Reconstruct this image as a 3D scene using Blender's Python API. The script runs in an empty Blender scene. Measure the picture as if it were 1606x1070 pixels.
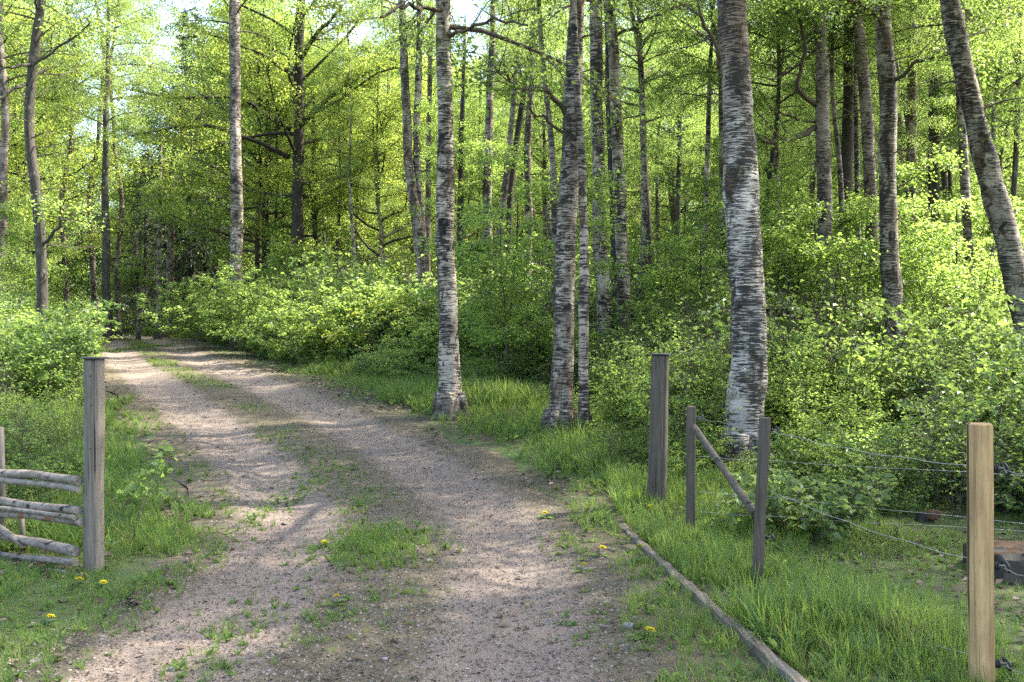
import bpy, math, random
import numpy as np
from mathutils import Vector, noise as mnoise

# ------------------------------------------------------------------ camera, world, sun, exposure
scene = bpy.context.scene
COL = scene.collection
F, CX, CY, EYE = 1561.0, 803.0, 535.0, 1.6
cam = bpy.data.objects.new('camera', bpy.data.cameras.new('camera'))
COL.objects.link(cam)
cam.location = (0, 0, EYE)
cam.rotation_euler = (math.radians(90), 0, 0)
cam.data.sensor_width = 36.0
cam.data.lens = 36.0 * F / 1606.0
cam.data.clip_end = 3000
scene.camera = cam

SUN_EL = math.radians(53)
SUN_AZ = math.atan2(0.93, 0.37)          # clockwise from +Y towards +X
world = bpy.data.worlds.new('World')
scene.world = world
world.use_nodes = True
wn = world.node_tree.nodes
sky = wn.new('ShaderNodeTexSky')
sky.sky_type = 'NISHITA'
sky.sun_disc = False
sky.sun_elevation = SUN_EL
sky.sun_rotation = SUN_AZ
sky.air_density = 1.0
sky.dust_density = 3.0
world.node_tree.links.new(sky.outputs[0], wn['Background'].inputs[0])
wn['Background'].inputs[1].default_value = 0.15
sun = bpy.data.objects.new('sun', bpy.data.lights.new('sun', 'SUN'))
COL.objects.link(sun)
sun.data.energy = 3.5
sun.data.angle = math.radians(0.55)
sun.data.color = (1.0, 0.94, 0.84)
sv = Vector((math.sin(SUN_AZ) * math.cos(SUN_EL), math.cos(SUN_AZ) * math.cos(SUN_EL), math.sin(SUN_EL)))
sun.rotation_euler = sv.to_track_quat('Z', 'Y').to_euler()
sun.location = (20, 10, 30)
scene.view_settings.view_transform = 'Standard'
scene.view_settings.look = 'None'
scene.view_settings.gamma = 1.0
scene.view_settings.use_curve_mapping = False
scene.view_settings.exposure = 2.7
cy = scene.cycles
cy.max_bounces = 7
cy.diffuse_bounces = 4
cy.glossy_bounces = 2
cy.transmission_bounces = 5
cy.transparent_max_bounces = 4
cy.caustics_reflective = False
cy.caustics_refractive = False
cy.use_denoising = False
cy.sample_clamp_indirect = 6.0
scene.render.use_persistent_data = False

RNG = np.random.default_rng(11)

# ------------------------------------------------------------------ terrain functions
_yk = np.array([-60, 0, 7, 9, 12, 15, 18, 24, 31, 42, 50, 62, 90, 700.0])
_zk = np.array([0, 0, 0, .07, .34, .66, .90, 1.18, 1.42, 1.80, 1.86, 1.6, 1.0, 0.5])
_cy = np.array([-60, 3, 5.4, 7.9, 10, 12, 14.5, 17, 21, 26, 31, 37, 42])
_cx = np.array([-.9, -.88, -.84, -.78, -1.45, -2.4, -3.75, -5.1, -7.1, -9.4, -11.5, -14.2, -17.0])
_ys = np.linspace(-60, 700, 15201)


def _smooth(a, n):
    k = np.ones(n) / n
    p = np.pad(a, (n, n), mode='edge')
    return np.convolve(p, k, mode='same')[n:-n]


_zs = _smooth(np.interp(_ys, _yk, _zk), 61)
_cs = _smooth(np.interp(_ys, _cy, _cx), 61)


def road_x(y):
    return np.interp(y, _ys, _cs)


def vnoise(x, y, s, seed=0.0):
    """cheap smooth value noise, vectorised"""
    x = np.asarray(x, float) * s + seed * 17.3
    y = np.asarray(y, float) * s + seed * 9.1
    xi, yi = np.floor(x), np.floor(y)
    fx, fy = x - xi, y - yi
    fx = fx * fx * (3 - 2 * fx)
    fy = fy * fy * (3 - 2 * fy)

    def h(a, b):
        v = np.sin(a * 127.1 + b * 311.7 + seed * 74.7) * 43758.5453
        return v - np.floor(v)
    return (h(xi, yi) * (1 - fx) + h(xi + 1, yi) * fx) * (1 - fy) + (h(xi, yi + 1) * (1 - fx) + h(xi + 1, yi + 1) * fx) * fy


def ground_base(x, y):
    x = np.asarray(x, float)
    y = np.asarray(y, float)
    zr = np.interp(y, _ys, _zs)
    u = x - road_x(y)
    g = np.exp(-(np.clip(u - 1.8, 0, None) / 5.5) ** 2)
    z = zr * np.where(u > 0, .28 + .72 * g, 1.0 + .1 * np.clip((-u - 2) / 6, 0, 1))
    off = np.clip((np.abs(u) - 1.7) / 2.5, 0, 1)
    z = z + off * ((vnoise(x, y, .45, 1) - .5) * .16 + (vnoise(x, y, 1.7, 2) - .5) * .06) * np.clip((y - 7.0) / 4, .25, 1)
    return z


# the road leaves the crest in a left-hand bend
def road_path():
    ys = np.concatenate([np.arange(1.5, 12, .12), np.arange(12, 24, .2), np.arange(24, 40.5, .4)])
    P = [(float(road_x(y)), float(y)) for y in ys]
    x, y = P[-1]
    dx, dy = P[-1][0] - P[-2][0], P[-1][1] - P[-2][1]
    a = math.atan2(dy, dx)
    for i in range(60):
        a += .03 if a < math.radians(178) else 0
        x += .4 * math.cos(a)
        y += .4 * math.sin(a)
        P.append((x, y))
    return np.array(P)


RP = road_path()
RT = np.gradient(RP, axis=0)
RT /= np.linalg.norm(RT, axis=1)[:, None]
RNRM = np.stack([RT[:, 1], -RT[:, 0]], 1)      # points to the right-hand side


def road_uv(x, y):
    """signed lateral offset from the road's centre line (right positive)"""
    x = np.atleast_1d(np.asarray(x, float)).ravel()
    y = np.atleast_1d(np.asarray(y, float)).ravel()
    out = np.full(x.shape, 99.0)
    Q = RP[::2]
    N = RNRM[::2]
    for i in range(0, len(x), 20000):
        dx = x[i:i + 20000, None] - Q[None, :, 0]
        dy = y[i:i + 20000, None] - Q[None, :, 1]
        d2 = dx * dx + dy * dy
        k = d2.argmin(1)
        r = np.arange(len(k))
        lat = dx[r, k] * N[k, 0] + dy[r, k] * N[k, 1]
        out[i:i + 20000] = np.sign(lat) * np.sqrt(d2[r, k])
    return out


def gz(x, y):
    return float(ground_base(x, y))


def at(px, py, d):
    return ((px - CX) / F * d, d, EYE - (py - CY) / F * d)


# ------------------------------------------------------------------ mesh builder
class MB:
    def __init__(self):
        self.v = []
        self.n = 0
        self.f = []           # (array MxK, mat, tint M, smooth)

    def add(self, V, faces, mat=0, tint=None, smooth=False):
        V = np.asarray(V, float)
        for fa in faces:
            fa = np.asarray(fa, int)
            if len(fa) == 0:
                continue
            t = np.full(len(fa), .5) if tint is None else np.broadcast_to(np.asarray(tint, float), (len(fa),))
            self.f.append((fa + self.n, mat, t, smooth))
        self.v.append(V)
        self.n += len(V)

    def tube(self, P, R, sides=8, mat=0, cap=True, rough=0.0, seed=0, tint=None, twist=None):
        P = np.asarray(P, float)
        R = np.broadcast_to(np.asarray(R, float), (len(P),))
        T = np.gradient(P, axis=0)
        T /= np.linalg.norm(T, axis=1)[:, None] + 1e-9
        ref = np.array([1., 0, 0]) if abs(T[:, 0]).mean() < .8 else np.array([0, 1., 0])
        A = np.cross(T, ref)
        A /= np.linalg.norm(A, axis=1)[:, None] + 1e-9
        B = np.cross(T, A)
        ang = np.linspace(0, 2 * np.pi, sides, endpoint=False)
        RR = R[:, None] * np.ones((1, sides))
        if rough > 0:
            zz = np.arange(len(P))[:, None] * np.ones((1, sides))
            aa = ang[None, :] * np.ones((len(P), 1))
            nx = np.cos(aa) * 1.5 + 10
            nv = vnoise(nx + zz * .13, np.sin(aa) * 1.5 + 7 + zz * .11, 1.0, seed) - .5
            nv2 = vnoise(nx * 3 + zz * .9, np.sin(aa) * 4 + zz * .2, 1.0, seed + 3) - .5
            RR = RR * (1 + rough * (nv * 1.4 + nv2 * .7))
        V = P[:, None, :] + RR[:, :, None] * (np.cos(ang)[None, :, None] * A[:, None, :] + np.sin(ang)[None, :, None] * B[:, None, :])
        n, s = len(P), sides
        i, j = np.meshgrid(np.arange(n - 1), np.arange(s), indexing='ij')
        a = i * s + j
        b = i * s + (j + 1) % s
        q = np.stack([a, a + s, b + s, b], -1).reshape(-1, 4)
        base = V.reshape(-1, 3)
        faces = [q]
        if cap:
            base = np.vstack([base, P[0], P[-1]])
            k = np.arange(s)
            faces.append(np.stack([np.full(s, n * s), k, (k + 1) % s], 1))
            faces.append(np.stack([np.full(s, n * s + 1), (n - 1) * s + (k + 1) % s, (n - 1) * s + k], 1))
        self.add(base, faces[:1], mat, tint, smooth=sides > 5)
        if cap:
            m0 = self.n - len(base)
            for fa in faces[1:]:
                self.f.append((fa + m0, mat, np.full(len(fa), .5), False))

    def leaves(self, P, D, U, L, W, mat=0, tint=None, fine=False, fold=.25):
        """leaf blades: P base, D direction, U rough normal"""
        n = len(P)
        D = D / (np.linalg.norm(D, axis=1)[:, None] + 1e-9)
        S = np.cross(D, U)
        S /= np.linalg.norm(S, axis=1)[:, None] + 1e-9
        N = np.cross(S, D)
        L = np.broadcast_to(L, (n,))[:, None]
        W = np.broadcast_to(W, (n,))[:, None]
        tint = np.full(n, .5) if tint is None else tint
        if not fine:
            V = np.stack([P, P + D * L * .45 + S * W * .5 + N * W * fold, P + D * L, P + D * L * .45 - S * W * .5 + N * W * fold], 1)
            idx = np.arange(n)[:, None] * 4
            self.add(V.reshape(-1, 3), [idx + np.array([[0, 1, 2, 3]])], mat, tint)
        else:
            V = np.stack([P, P + D * L * .28 + S * W * .46 + N * W * fold * .9, P + D * L * .68 + S * W * .38 + N * W * fold * .6,
                          P + D * L - N * L * .12, P + D * L * .68 - S * W * .38 + N * W * fold * .6,
                          P + D * L * .28 - S * W * .46 + N * W * fold * .9], 1)
            idx = np.arange(n)[:, None] * 6
            self.add(V.reshape(-1, 3), [idx + np.array([[0, 1, 2, 3]]), idx + np.array([[0, 3, 4, 5]])], mat, tint)

    def box(self, c, s, mat=0, rot=None, jitter=0.0):
        sx, sy, sz = [q / 2 for q in s]
        V = np.array([[x, y, z] for x in (-sx, sx) for y in (-sy, sy) for z in (-sz, sz)], float)
        if jitter:
            V += RNG.normal(0, jitter, V.shape)
        if rot is not None:
            ca, sa = math.cos(rot), math.sin(rot)
            V = V @ np.array([[ca, sa, 0], [-sa, ca, 0], [0, 0, 1]])
        self.add(V + np.array(c), [[[0, 1, 3, 2], [4, 6, 7, 5], [0, 4, 5, 1], [2, 3, 7, 6], [0, 2, 6, 4], [1, 5, 7, 3]]], mat)

    def mesh(self, name, mats):
        me = bpy.data.meshes.new(name)
        V = np.vstack(self.v).astype(np.float32)
        me.vertices.add(len(V))
        me.vertices.foreach_set('co', V.ravel())
        loops = np.concatenate([f[0].ravel() for f in self.f]).astype(np.int32)
        tot = np.concatenate([np.full(len(f[0]), f[0].shape[1]) for f in self.f]).astype(np.int32)
        start = (np.cumsum(tot) - tot).astype(np.int32)
        me.loops.add(len(loops))
        me.loops.foreach_set('vertex_index', loops)
        me.polygons.add(len(tot))
        me.polygons.foreach_set('loop_start', start)
        me.polygons.foreach_set('loop_total', tot)
        me.polygons.foreach_set('material_index', np.concatenate([np.full(len(f[0]), f[1]) for f in self.f]).astype(np.int32))
        for m in mats:
            me.materials.append(m)
        me.update(calc_edges=True)
        me.polygons.foreach_set('use_smooth', np.concatenate([np.full(len(f[0]), f[3]) for f in self.f]).astype(bool))
        at_ = me.attributes.new('tint', 'FLOAT', 'FACE')
        at_.data.foreach_set('value', np.concatenate([f[2] for f in self.f]).astype(np.float32))
        return me


def link(o, parent=None):
    COL.objects.link(o)
    if parent is not None:
        o.parent = parent
    return o


def part(name, mb, mats, parent=None, loc=None):
    me = mb if isinstance(mb, bpy.types.Mesh) else mb.mesh(name, mats)
    o = bpy.data.objects.new(name, me)
    if loc is not None:
        o.location = loc
    return link(o, parent)


def tag(o, label=None, cat=None, group=None, kind=None):
    if label:
        o['label'] = label
    if cat:
        o['category'] = cat
    if group:
        o['group'] = group
    if kind:
        o['kind'] = kind
    return o


def thing(name, label, cat, loc, group=None):
    o = bpy.data.objects.new(name, None)
    o.empty_display_size = .3
    o.location = loc
    link(o)
    return tag(o, label, cat, group)


# ------------------------------------------------------------------ materials
def new_mat(name):
    m = bpy.data.materials.new(name)
    m.use_nodes = True
    nt = m.node_tree
    nt.nodes.clear()
    return m, nt, nt.nodes, nt.links


def N_(nt, typ, **kw):
    n = nt.nodes.new(typ)
    for k, v in kw.items():
        if k.startswith('i_'):
            key = k[2:]
            n.inputs[int(key) if key.isdigit() else key].default_value = v
        else:
            setattr(n, k, v)
    return n


def ramp(nt, stops, interp='LINEAR'):
    r = nt.nodes.new('ShaderNodeValToRGB')
    r.color_ramp.interpolation = interp
    e = r.color_ramp.elements
    while len(e) < len(stops):
        e.new(.5)
    for q, (p, c) in zip(e, stops):
        q.position = p
        q.color = (c, c, c, 1) if isinstance(c, (int, float)) else (*c, 1)
    return r


def mixc(nt, fac, a, b, mode='MIX'):
    m = nt.nodes.new('ShaderNodeMix')
    m.data_type = 'RGBA'
    m.blend_type = mode
    for sock, val in ((m.inputs[0], fac), (m.inputs[6], a), (m.inputs[7], b)):
        if isinstance(val, bpy.types.NodeSocket):
            nt.links.new(val, sock)
        elif isinstance(val, (int, float)):
            sock.default_value = val
        else:
            sock.default_value = (*val, 1)
    return m.outputs[2]


def coords(nt, scale=(1, 1, 1), use_random=True, lying=None):
    tc = nt.nodes.new('ShaderNodeTexCoord')
    mp = nt.nodes.new('ShaderNodeMapping')
    mp.inputs['Scale'].default_value = scale
    if lying is not None:                     # turn the log's length to the texture's z axis
        vr = nt.nodes.new('ShaderNodeVectorRotate')
        vr.rotation_type = 'EULER_XYZ'
        vr.inputs['Rotation'].default_value = lying
        nt.links.new(tc.outputs['Object'], vr.inputs['Vector'])
        nt.links.new(vr.outputs[0], mp.inputs[0])
    else:
        nt.links.new(tc.outputs['Object'], mp.inputs[0])
    if use_random:
        oi = nt.nodes.new('ShaderNodeObjectInfo')
        mu = nt.nodes.new('ShaderNodeMath')
        mu.operation = 'MULTIPLY'
        mu.inputs[1].default_value = 37.0
        nt.links.new(oi.outputs['Random'], mu.inputs[0])
        nt.links.new(mu.outputs[0], mp.inputs['Location'])
    return mp.outputs[0]


def noise(nt, vec, scale, detail=4, rough=.6, dist=0.0):
    n = nt.nodes.new('ShaderNodeTexNoise')
    n.inputs['Scale'].default_value = scale
    n.inputs['Detail'].default_value = detail
    n.inputs['Roughness'].default_value = rough
    n.inputs['Distortion'].default_value = dist
    nt.links.new(vec, n.inputs['Vector'])
    return n.outputs[0]


def out(nt, shader):
    o = nt.nodes.new('ShaderNodeOutputMaterial')
    nt.links.new(shader, o.inputs[0])


def principled(nt, color, rough=.8, bump=None, bump_s=.4, bump_d=.02, spec=.3):
    p = nt.nodes.new('ShaderNodeBsdfPrincipled')
    if isinstance(color, bpy.types.NodeSocket):
        nt.links.new(color, p.inputs['Base Color'])
    else:
        p.inputs['Base Color'].default_value = (*color, 1)
    p.inputs['Roughness'].default_value = rough
    p.inputs['Specular IOR Level'].default_value = spec
    if bump is not None:
        b = nt.nodes.new('ShaderNodeBump')
        b.inputs['Strength'].default_value = bump_s
        b.inputs['Distance'].default_value = bump_d
        nt.links.new(bump, b.inputs['Height'])
        nt.links.new(b.outputs[0], p.inputs['Normal'])
    return p.outputs[0]


def leaf_mat(name, dark, light, trans, tmix=.5, rough=.45, spec=.35):
    m, nt, ns, ln = new_mat(name)
    a = N_(nt, 'ShaderNodeAttribute', attribute_name='tint')
    oi = ns.new('ShaderNodeObjectInfo')
    add = N_(nt, 'ShaderNodeMath', operation='MULTIPLY_ADD', i_1=.45, i_2=-.22)
    ln.new(oi.outputs['Random'], add.inputs[0])
    s = N_(nt, 'ShaderNodeMath', operation='ADD', use_clamp=True)
    ln.new(a.outputs['Fac'], s.inputs[0])
    ln.new(add.outputs[0], s.inputs[1])
    c = mixc(nt, s.outputs[0], dark, light)
    ct = mixc(nt, s.outputs[0], tuple(q * .6 for q in trans), trans)
    p = principled(nt, c, rough, spec=spec)
    t = ns.new('ShaderNodeBsdfTranslucent')
    ln.new(ct, t.inputs[0])
    mx = ns.new('ShaderNodeMixShader')
    mx.inputs[0].default_value = tmix
    ln.new(p, mx.inputs[1])
    ln.new(t.outputs[0], mx.inputs[2])
    out(nt, mx.outputs[0])
    return m


def birch_bark(name, pale, dark, moss, dash=.52, patch=.60, mossy=.58, freq=62, brown_top=None):
    m, nt, ns, ln = new_mat(name)
    v_dash = coords(nt, (7.0, 7.0, freq))
    v_fine = coords(nt, (14, 14, 150))
    v_big = coords(nt, (3.4, 3.4, 1.5))
    v_pat = coords(nt, (4.6, 4.6, 5.2))
    nd = noise(nt, v_dash, 1.0, 3, .65, .4)
    nf = noise(nt, v_fine, 1.0, 2, .6)
    nb = noise(nt, v_big, 1.0, 4, .6)
    npch = noise(nt, v_pat, 1.0, 4, .7, .8)
    # dashes are dense in some bands and sparse in others
    thr = N_(nt, 'ShaderNodeMath', operation='MULTIPLY_ADD', i_1=-.62, i_2=.31)
    ln.new(nb, thr.inputs[0])
    dsum = N_(nt, 'ShaderNodeMath', operation='SUBTRACT')
    ln.new(nd, dsum.inputs[0])
    ln.new(thr.outputs[0], dsum.inputs[1])
    rd = ramp(nt, [(dash - .03, 0), (dash + .05, 1)])
    ln.new(dsum.outputs[0], rd.inputs[0])
    rf = ramp(nt, [(.52, 0), (.68, .55)])
    ln.new(nf, rf.inputs[0])
    rp = ramp(nt, [(patch, 0), (patch + .05, 1)])
    ln.new(npch, rp.inputs[0])
    rm = ramp(nt, [(mossy, 0), (mossy + .10, 1)])
    v_m = coords(nt, (3.0, 3.0, 1.3))
    nm = noise(nt, v_m, 1.3, 5, .7, .6)
    ln.new(nm, rm.inputs[0])
    v_band = coords(nt, (1.2, 1.2, 5.0))
    rb = ramp(nt, [(.36, 0), (.62, 1)])
    ln.new(noise(nt, v_band, 1.0, 5, .65, .5), rb.inputs[0])
    c0 = mixc(nt, rb.outputs[0], tuple(q * 1.1 for q in pale), tuple(q * .48 for q in pale))
    if brown_top:
        tcb = ns.new('ShaderNodeTexCoord')
        sxb = ns.new('ShaderNodeSeparateXYZ')
        ln.new(tcb.outputs['Object'], sxb.inputs[0])
        zb = N_(nt, 'ShaderNodeMath', operation='MULTIPLY_ADD', i_1=2.2)
        ln.new(nb, zb.inputs[0])
        ln.new(sxb.outputs[2], zb.inputs[2])
        mr = N_(nt, 'ShaderNodeMapRange', i_1=brown_top, i_2=brown_top + 1.3)
        ln.new(zb.outputs[0], mr.inputs[0])
        c0 = mixc(nt, mr.outputs[0], c0, (.20, .145, .105))
    c1 = mixc(nt, rf.outputs[0], c0, tuple(.5 * a + .5 * b for a, b in zip(pale, dark)))
    c2 = mixc(nt, rm.outputs[0], c1, moss)
    c3 = mixc(nt, rd.outputs[0], c2, dark)
    c4 = mixc(nt, rp.outputs[0], c3, tuple(q * .8 for q in dark))
    # dark cracked bark round the foot
    tco = ns.new('ShaderNodeTexCoord')
    sx = ns.new('ShaderNodeSeparateXYZ')
    ln.new(tco.outputs['Object'], sx.inputs[0])
    v_ft = coords(nt, (11, 11, 4))
    nft = noise(nt, v_ft, 1.0, 5, .7, .6)
    zf = N_(nt, 'ShaderNodeMath', operation='MULTIPLY_ADD', i_1=1.5)
    ln.new(nft, zf.inputs[0])
    zneg = N_(nt, 'ShaderNodeMath', operation='MULTIPLY', i_1=-1.5)
    ln.new(sx.outputs[2], zneg.inputs[0])
    ln.new(zneg.outputs[0], zf.inputs[2])
    rfoot = ramp(nt, [(.22, 0), (.50, .9)])
    ln.new(zf.outputs[0], rfoot.inputs[0])
    cfoot = mixc(nt, nft, tuple(q * .7 for q in dark), (.11, .09, .065))
    c4 = mixc(nt, rfoot.outputs[0], c4, cfoot)
    hs = N_(nt, 'ShaderNodeMath', operation='ADD')
    ln.new(rd.outputs[0], hs.inputs[0])
    ln.new(rp.outputs[0], hs.inputs[1])
    hb = N_(nt, 'ShaderNodeMath', operation='MULTIPLY', i_1=-1.0)
    ln.new(hs.outputs[0], hb.inputs[0])
    out(nt, principled(nt, c4, .8, hb.outputs[0], 1.0, .022))
    return m


def rough_bark(name, c_dark, c_mid, lichen, moss=.62):
    m, nt, ns, ln = new_mat(name)
    v = coords(nt, (16, 16, 3.2))
    vn = noise(nt, v, 1.6, 6, .7, .9)
    r = ramp(nt, [(.34, c_dark), (.6, c_mid), (.78, tuple(min(1, q * 1.6) for q in c_mid))])
    ln.new(vn, r.inputs[0])
    v2 = coords(nt, (3, 3, 2))
    n2 = noise(nt, v2, 2.0, 6, .75)
    r2 = ramp(nt, [(moss, 0), (moss + .08, .9)])
    ln.new(n2, r2.inputs[0])
    c = mixc(nt, r2.outputs[0], r.outputs[0], lichen)
    out(nt, principled(nt, c, .9, vn, .9, .03))
    return m


def wood_mat(name, dark, light, stain, gscale=70, lying=None):
    m, nt, ns, ln = new_mat(name)
    v = coords(nt, (gscale, gscale, 1.6), True, lying)
    n1 = noise(nt, v, 1.0, 5, .7, .25)
    v2 = coords(nt, (7, 7, 3))
    n2 = noise(nt, v2, 1.0, 5, .65, .5)
    r = ramp(nt, [(.3, dark), (.52, light), (.75, tuple(min(1, q * 1.3) for q in light))])
    ln.new(n1, r.inputs[0])
    r2 = ramp(nt, [(.48, 0), (.72, .75)])
    ln.new(n2, r2.inputs[0])
    c = mixc(nt, r2.outputs[0], r.outputs[0], stain)
    v3 = coords(nt, (gscale * .35, gscale * .35, .5), True, lying)
    n3 = noise(nt, v3, 1.0, 3, .5)
    r3 = ramp(nt, [(.33, 1), (.38, 0)])
    ln.new(n3, r3.inputs[0])
    c = mixc(nt, r3.outputs[0], c, tuple(q * .35 for q in dark))
    out(nt, principled(nt, c, .85, n1, .5, .006))
    return m


def plain(name, col, rough=.6, var=.3, scale=20, metal=0.0, bump=.3):
    m, nt, ns, ln = new_mat(name)
    v = coords(nt)
    n = noise(nt, v, scale, 5, .65)
    c = mixc(nt, n, tuple(q * (1 - var) for q in col), tuple(min(1, q * (1 + var)) for q in col))
    s = principled(nt, c, rough, n, bump, .004)
    s.node.inputs['Metallic'].default_value = metal
    out(nt, s)
    return m


def tint_mat(name, stops, rough=.8, trans=None):
    m, nt, ns, ln = new_mat(name)
    a = N_(nt, 'ShaderNodeAttribute', attribute_name='tint')
    r = ramp(nt, stops)
    ln.new(a.outputs['Fac'], r.inputs[0])
    p = principled(nt, r.outputs[0], rough, spec=.25)
    if trans:
        t = ns.new('ShaderNodeBsdfTranslucent')
        ln.new(r.outputs[0], t.inputs[0])
        mx = ns.new('ShaderNodeMixShader')
        mx.inputs[0].default_value = trans
        ln.new(p, mx.inputs[1])
        ln.new(t.outputs[0], mx.inputs[2])
        out(nt, mx.outputs[0])
    else:
        out(nt, p)
    return m


M = {}
M['birch'] = birch_bark('birch_bark', (.44, .37, .285), (.026, .021, .017), (.10, .066, .036), dash=.535, patch=.575, mossy=.52)
M['birch_old'] = birch_bark('old_birch_bark', (.54, .47, .385), (.034, .028, .022), (.085, .055, .03), dash=.515, patch=.615, mossy=.53, freq=78, brown_top=4.4)
M['birch_grey'] = birch_bark('grey_birch_bark', (.36, .30, .23), (.028, .022, .017), (.085, .055, .03), dash=.53, patch=.60, mossy=.50)
M['birch_pink'] = birch_bark('pinkish_birch_bark', (.29, .235, .19), (.034, .026, .02), (.11, .075, .045), dash=.55, patch=.61, mossy=.52)
M['bark_dark'] = rough_bark('dark_bark', (.014, .011, .008), (.052, .042, .030), (.09, .095, .055), .64)
M['bark_grey'] = rough_bark('grey_bark', (.022, .018, .014), (.085, .074, .058), (.16, .165, .12), .56)
M['twig'] = plain('twig_bark', (.07, .052, .038), .9, .4, 30)
M['twig_grey'] = plain('grey_twig_bark', (.16, .13, .10), .9, .4, 30)
M['leaf_birch'] = leaf_mat('birch_leaf', (.056, .108, .022), (.114, .174, .037), (.45, .62, .12), .54)
M['leaf_near'] = leaf_mat('darker_birch_leaf', (.042, .084, .018), (.086, .142, .028), (.29, .43, .08), .47)
M['leaf_oak'] = leaf_mat('oak_leaf', (.082, .122, .020), (.135, .190, .034), (.51, .62, .10), .57)
M['leaf_linden'] = leaf_mat('linden_leaf', (.048, .102, .020), (.104, .168, .034), (.43, .61, .115), .53)
M['leaf_shrub'] = leaf_mat('shrub_leaf', (.050, .106, .023), (.116, .180, .044), (.39, .55, .11), .46, .42, .45)
M['leaf_fern'] = leaf_mat('herb_leaf', (.052, .100, .028), (.105, .165, .045), (.31, .43, .11), .45)
M['needle'] = leaf_mat('spruce_needle', (.010, .020, .008), (.026, .042, .014), (.04, .06, .015), .2)
M['grass'] = leaf_mat('grass_blade', (.048, .108, .022), (.115, .188, .040), (.33, .46, .08), .45, .5, .3)
M['dry_grass'] = tint_mat('dry_grass_blade', [(0, (.16, .12, .06)), (1, (.32, .26, .13))], .8, .3)
M['litter'] = tint_mat('fallen_leaf', [(0, (.035, .022, .014)), (.5, (.10, .065, .042)), (.85, (.19, .14, .10)), (1, (.27, .215, .165))], .7, .1)
M['grit'] = tint_mat('grit_stone', [(0, (.06, .048, .04)), (.5, (.15, .123, .102)), (1, (.26, .225, .195))], .85)
M['debris'] = tint_mat('bark_debris', [(0, (.016, .012, .009)), (.6, (.06, .043, .03)), (1, (.12, .09, .065))], .9)
M['wood_grey'] = wood_mat('weathered_grey_wood', (.05, .041, .031), (.155, .131, .102), (.10, .085, .058))
M['wood_dark'] = wood_mat('weathered_dark_wood', (.022, .017, .011), (.085, .069, .050), (.05, .04, .025), 60)
M['wood_rail'] = wood_mat('weathered_rail_wood', (.045, .035, .026), (.215, .178, .142), (.11, .075, .048), 42, (0, math.radians(-90), math.radians(0)))
M['wood_new'] = wood_mat('yellow_brown_wood', (.15, .085, .032), (.40, .26, .115), (.22, .13, .055), 45)
M['wood_pale_rail'] = wood_mat('pale_weathered_rail_wood', (.06, .047, .036), (.235, .195, .155), (.12, .088, .06), 42, (0, math.radians(-90), 0))
M['wood_red'] = plain('bare_red_wood', (.20, .085, .04), .8, .3, 25)
M['cap'] = plain('dark_post_cap', (.035, .035, .036), .6, .3, 40)
M['wire'] = plain('galvanised_wire', (.36, .36, .35), .4, .15, 60, .5)
M['insulator'] = plain('black_insulator', (.03, .03, .032), .4, .2, 60)
M['stone'] = plain('mossy_grey_stone', (.045, .038, .028), .9, .5, 9, bump=.8)
M['moss'] = plain('rusty_brown_moss', (.075, .042, .02), .95, .6, 14, bump=.9)
M['yellow'] = plain('dandelion_petal', (.62, .50, .012), .6, .12, 200)
M['whitestone'] = plain('pale_stone', (.20, .185, .17), .8, .2, 60)


def ground_mat():
    m, nt, ns, ln = new_mat('forest_floor')
    v = coords(nt, use_random=False)
    n1 = noise(nt, v, .55, 6, .7)
    n2 = noise(nt, v, 6, 6, .7)
    n3 = noise(nt, v, 45, 4, .7)
    litter = mixc(nt, n3, (.025, .018, .011), (.115, .08, .052))
    green = mixc(nt, n2, (.035, .06, .014), (.09, .13, .03))
    a = N_(nt, 'ShaderNodeMath', operation='ADD')
    ln.new(n1, a.inputs[0])
    sc = N_(nt, 'ShaderNodeMath', operation='MULTIPLY_ADD', i_1=.5, i_2=-.25)
    ln.new(n2, sc.inputs[0])
    ln.new(sc.outputs[0], a.inputs[1])
    r = ramp(nt, [(.40, 0), (.60, 1)])
    ln.new(a.outputs[0], r.inputs[0])
    c = mixc(nt, r.outputs[0], litter, green)
    out(nt, principled(nt, c, .95, n3, .8, .03))
    return m


def road_mat():
    m, nt, ns, ln = new_mat('pink_grey_gravel')
    v = coords(nt, use_random=False)
    fine = noise(nt, v, 95, 4, .75)
    mid = noise(nt, v, 9, 5, .65)
    big = noise(nt, v, 1.1, 4, .6)
    a = N_(nt, 'ShaderNodeAttribute', attribute_name='strip')   # 1 on the middle strip and the edges, 0 in the wheel tracks
    g = ramp(nt, [(.32, (.080, .064, .051)), (.5, (.165, .136, .112)), (.70, (.262, .222, .188))])
    ln.new(fine, g.inputs[0])
    pink = mixc(nt, big, (1.05, .955, .87), (.93, .91, .875))
    track = mixc(nt, 1.0, g.outputs[0], pink, 'MULTIPLY')
    soil = ramp(nt, [(.34, (.026, .019, .013)), (.5, (.085, .063, .043)), (.68, (.18, .14, .10))])
    ln.new(fine, soil.inputs[0])
    mossy = mixc(nt, mid, soil.outputs[0], (.065, .064, .026))
    s = N_(nt, 'ShaderNodeMath', operation='MULTIPLY_ADD', i_1=1.3, i_2=-.65)
    ln.new(mid, s.inputs[0])
    s2 = N_(nt, 'ShaderNodeMath', operation='ADD')
    ln.new(a.outputs['Fac'], s2.inputs[0])
    ln.new(s.outputs[0], s2.inputs[1])
    r = ramp(nt, [(.34, 0), (.74, .85)])
    ln.new(s2.outputs[0], r.inputs[0])
    c = mixc(nt, r.outputs[0], track, mossy)
    mm = mixc(nt, mid, (.80, .80, .80), (1.16, 1.16, 1.16))
    c = mixc(nt, 1.0, c, mm, 'MULTIPLY')
    out(nt, principled(nt, c, .92, fine, .75, .012, .2))
    return m


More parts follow.
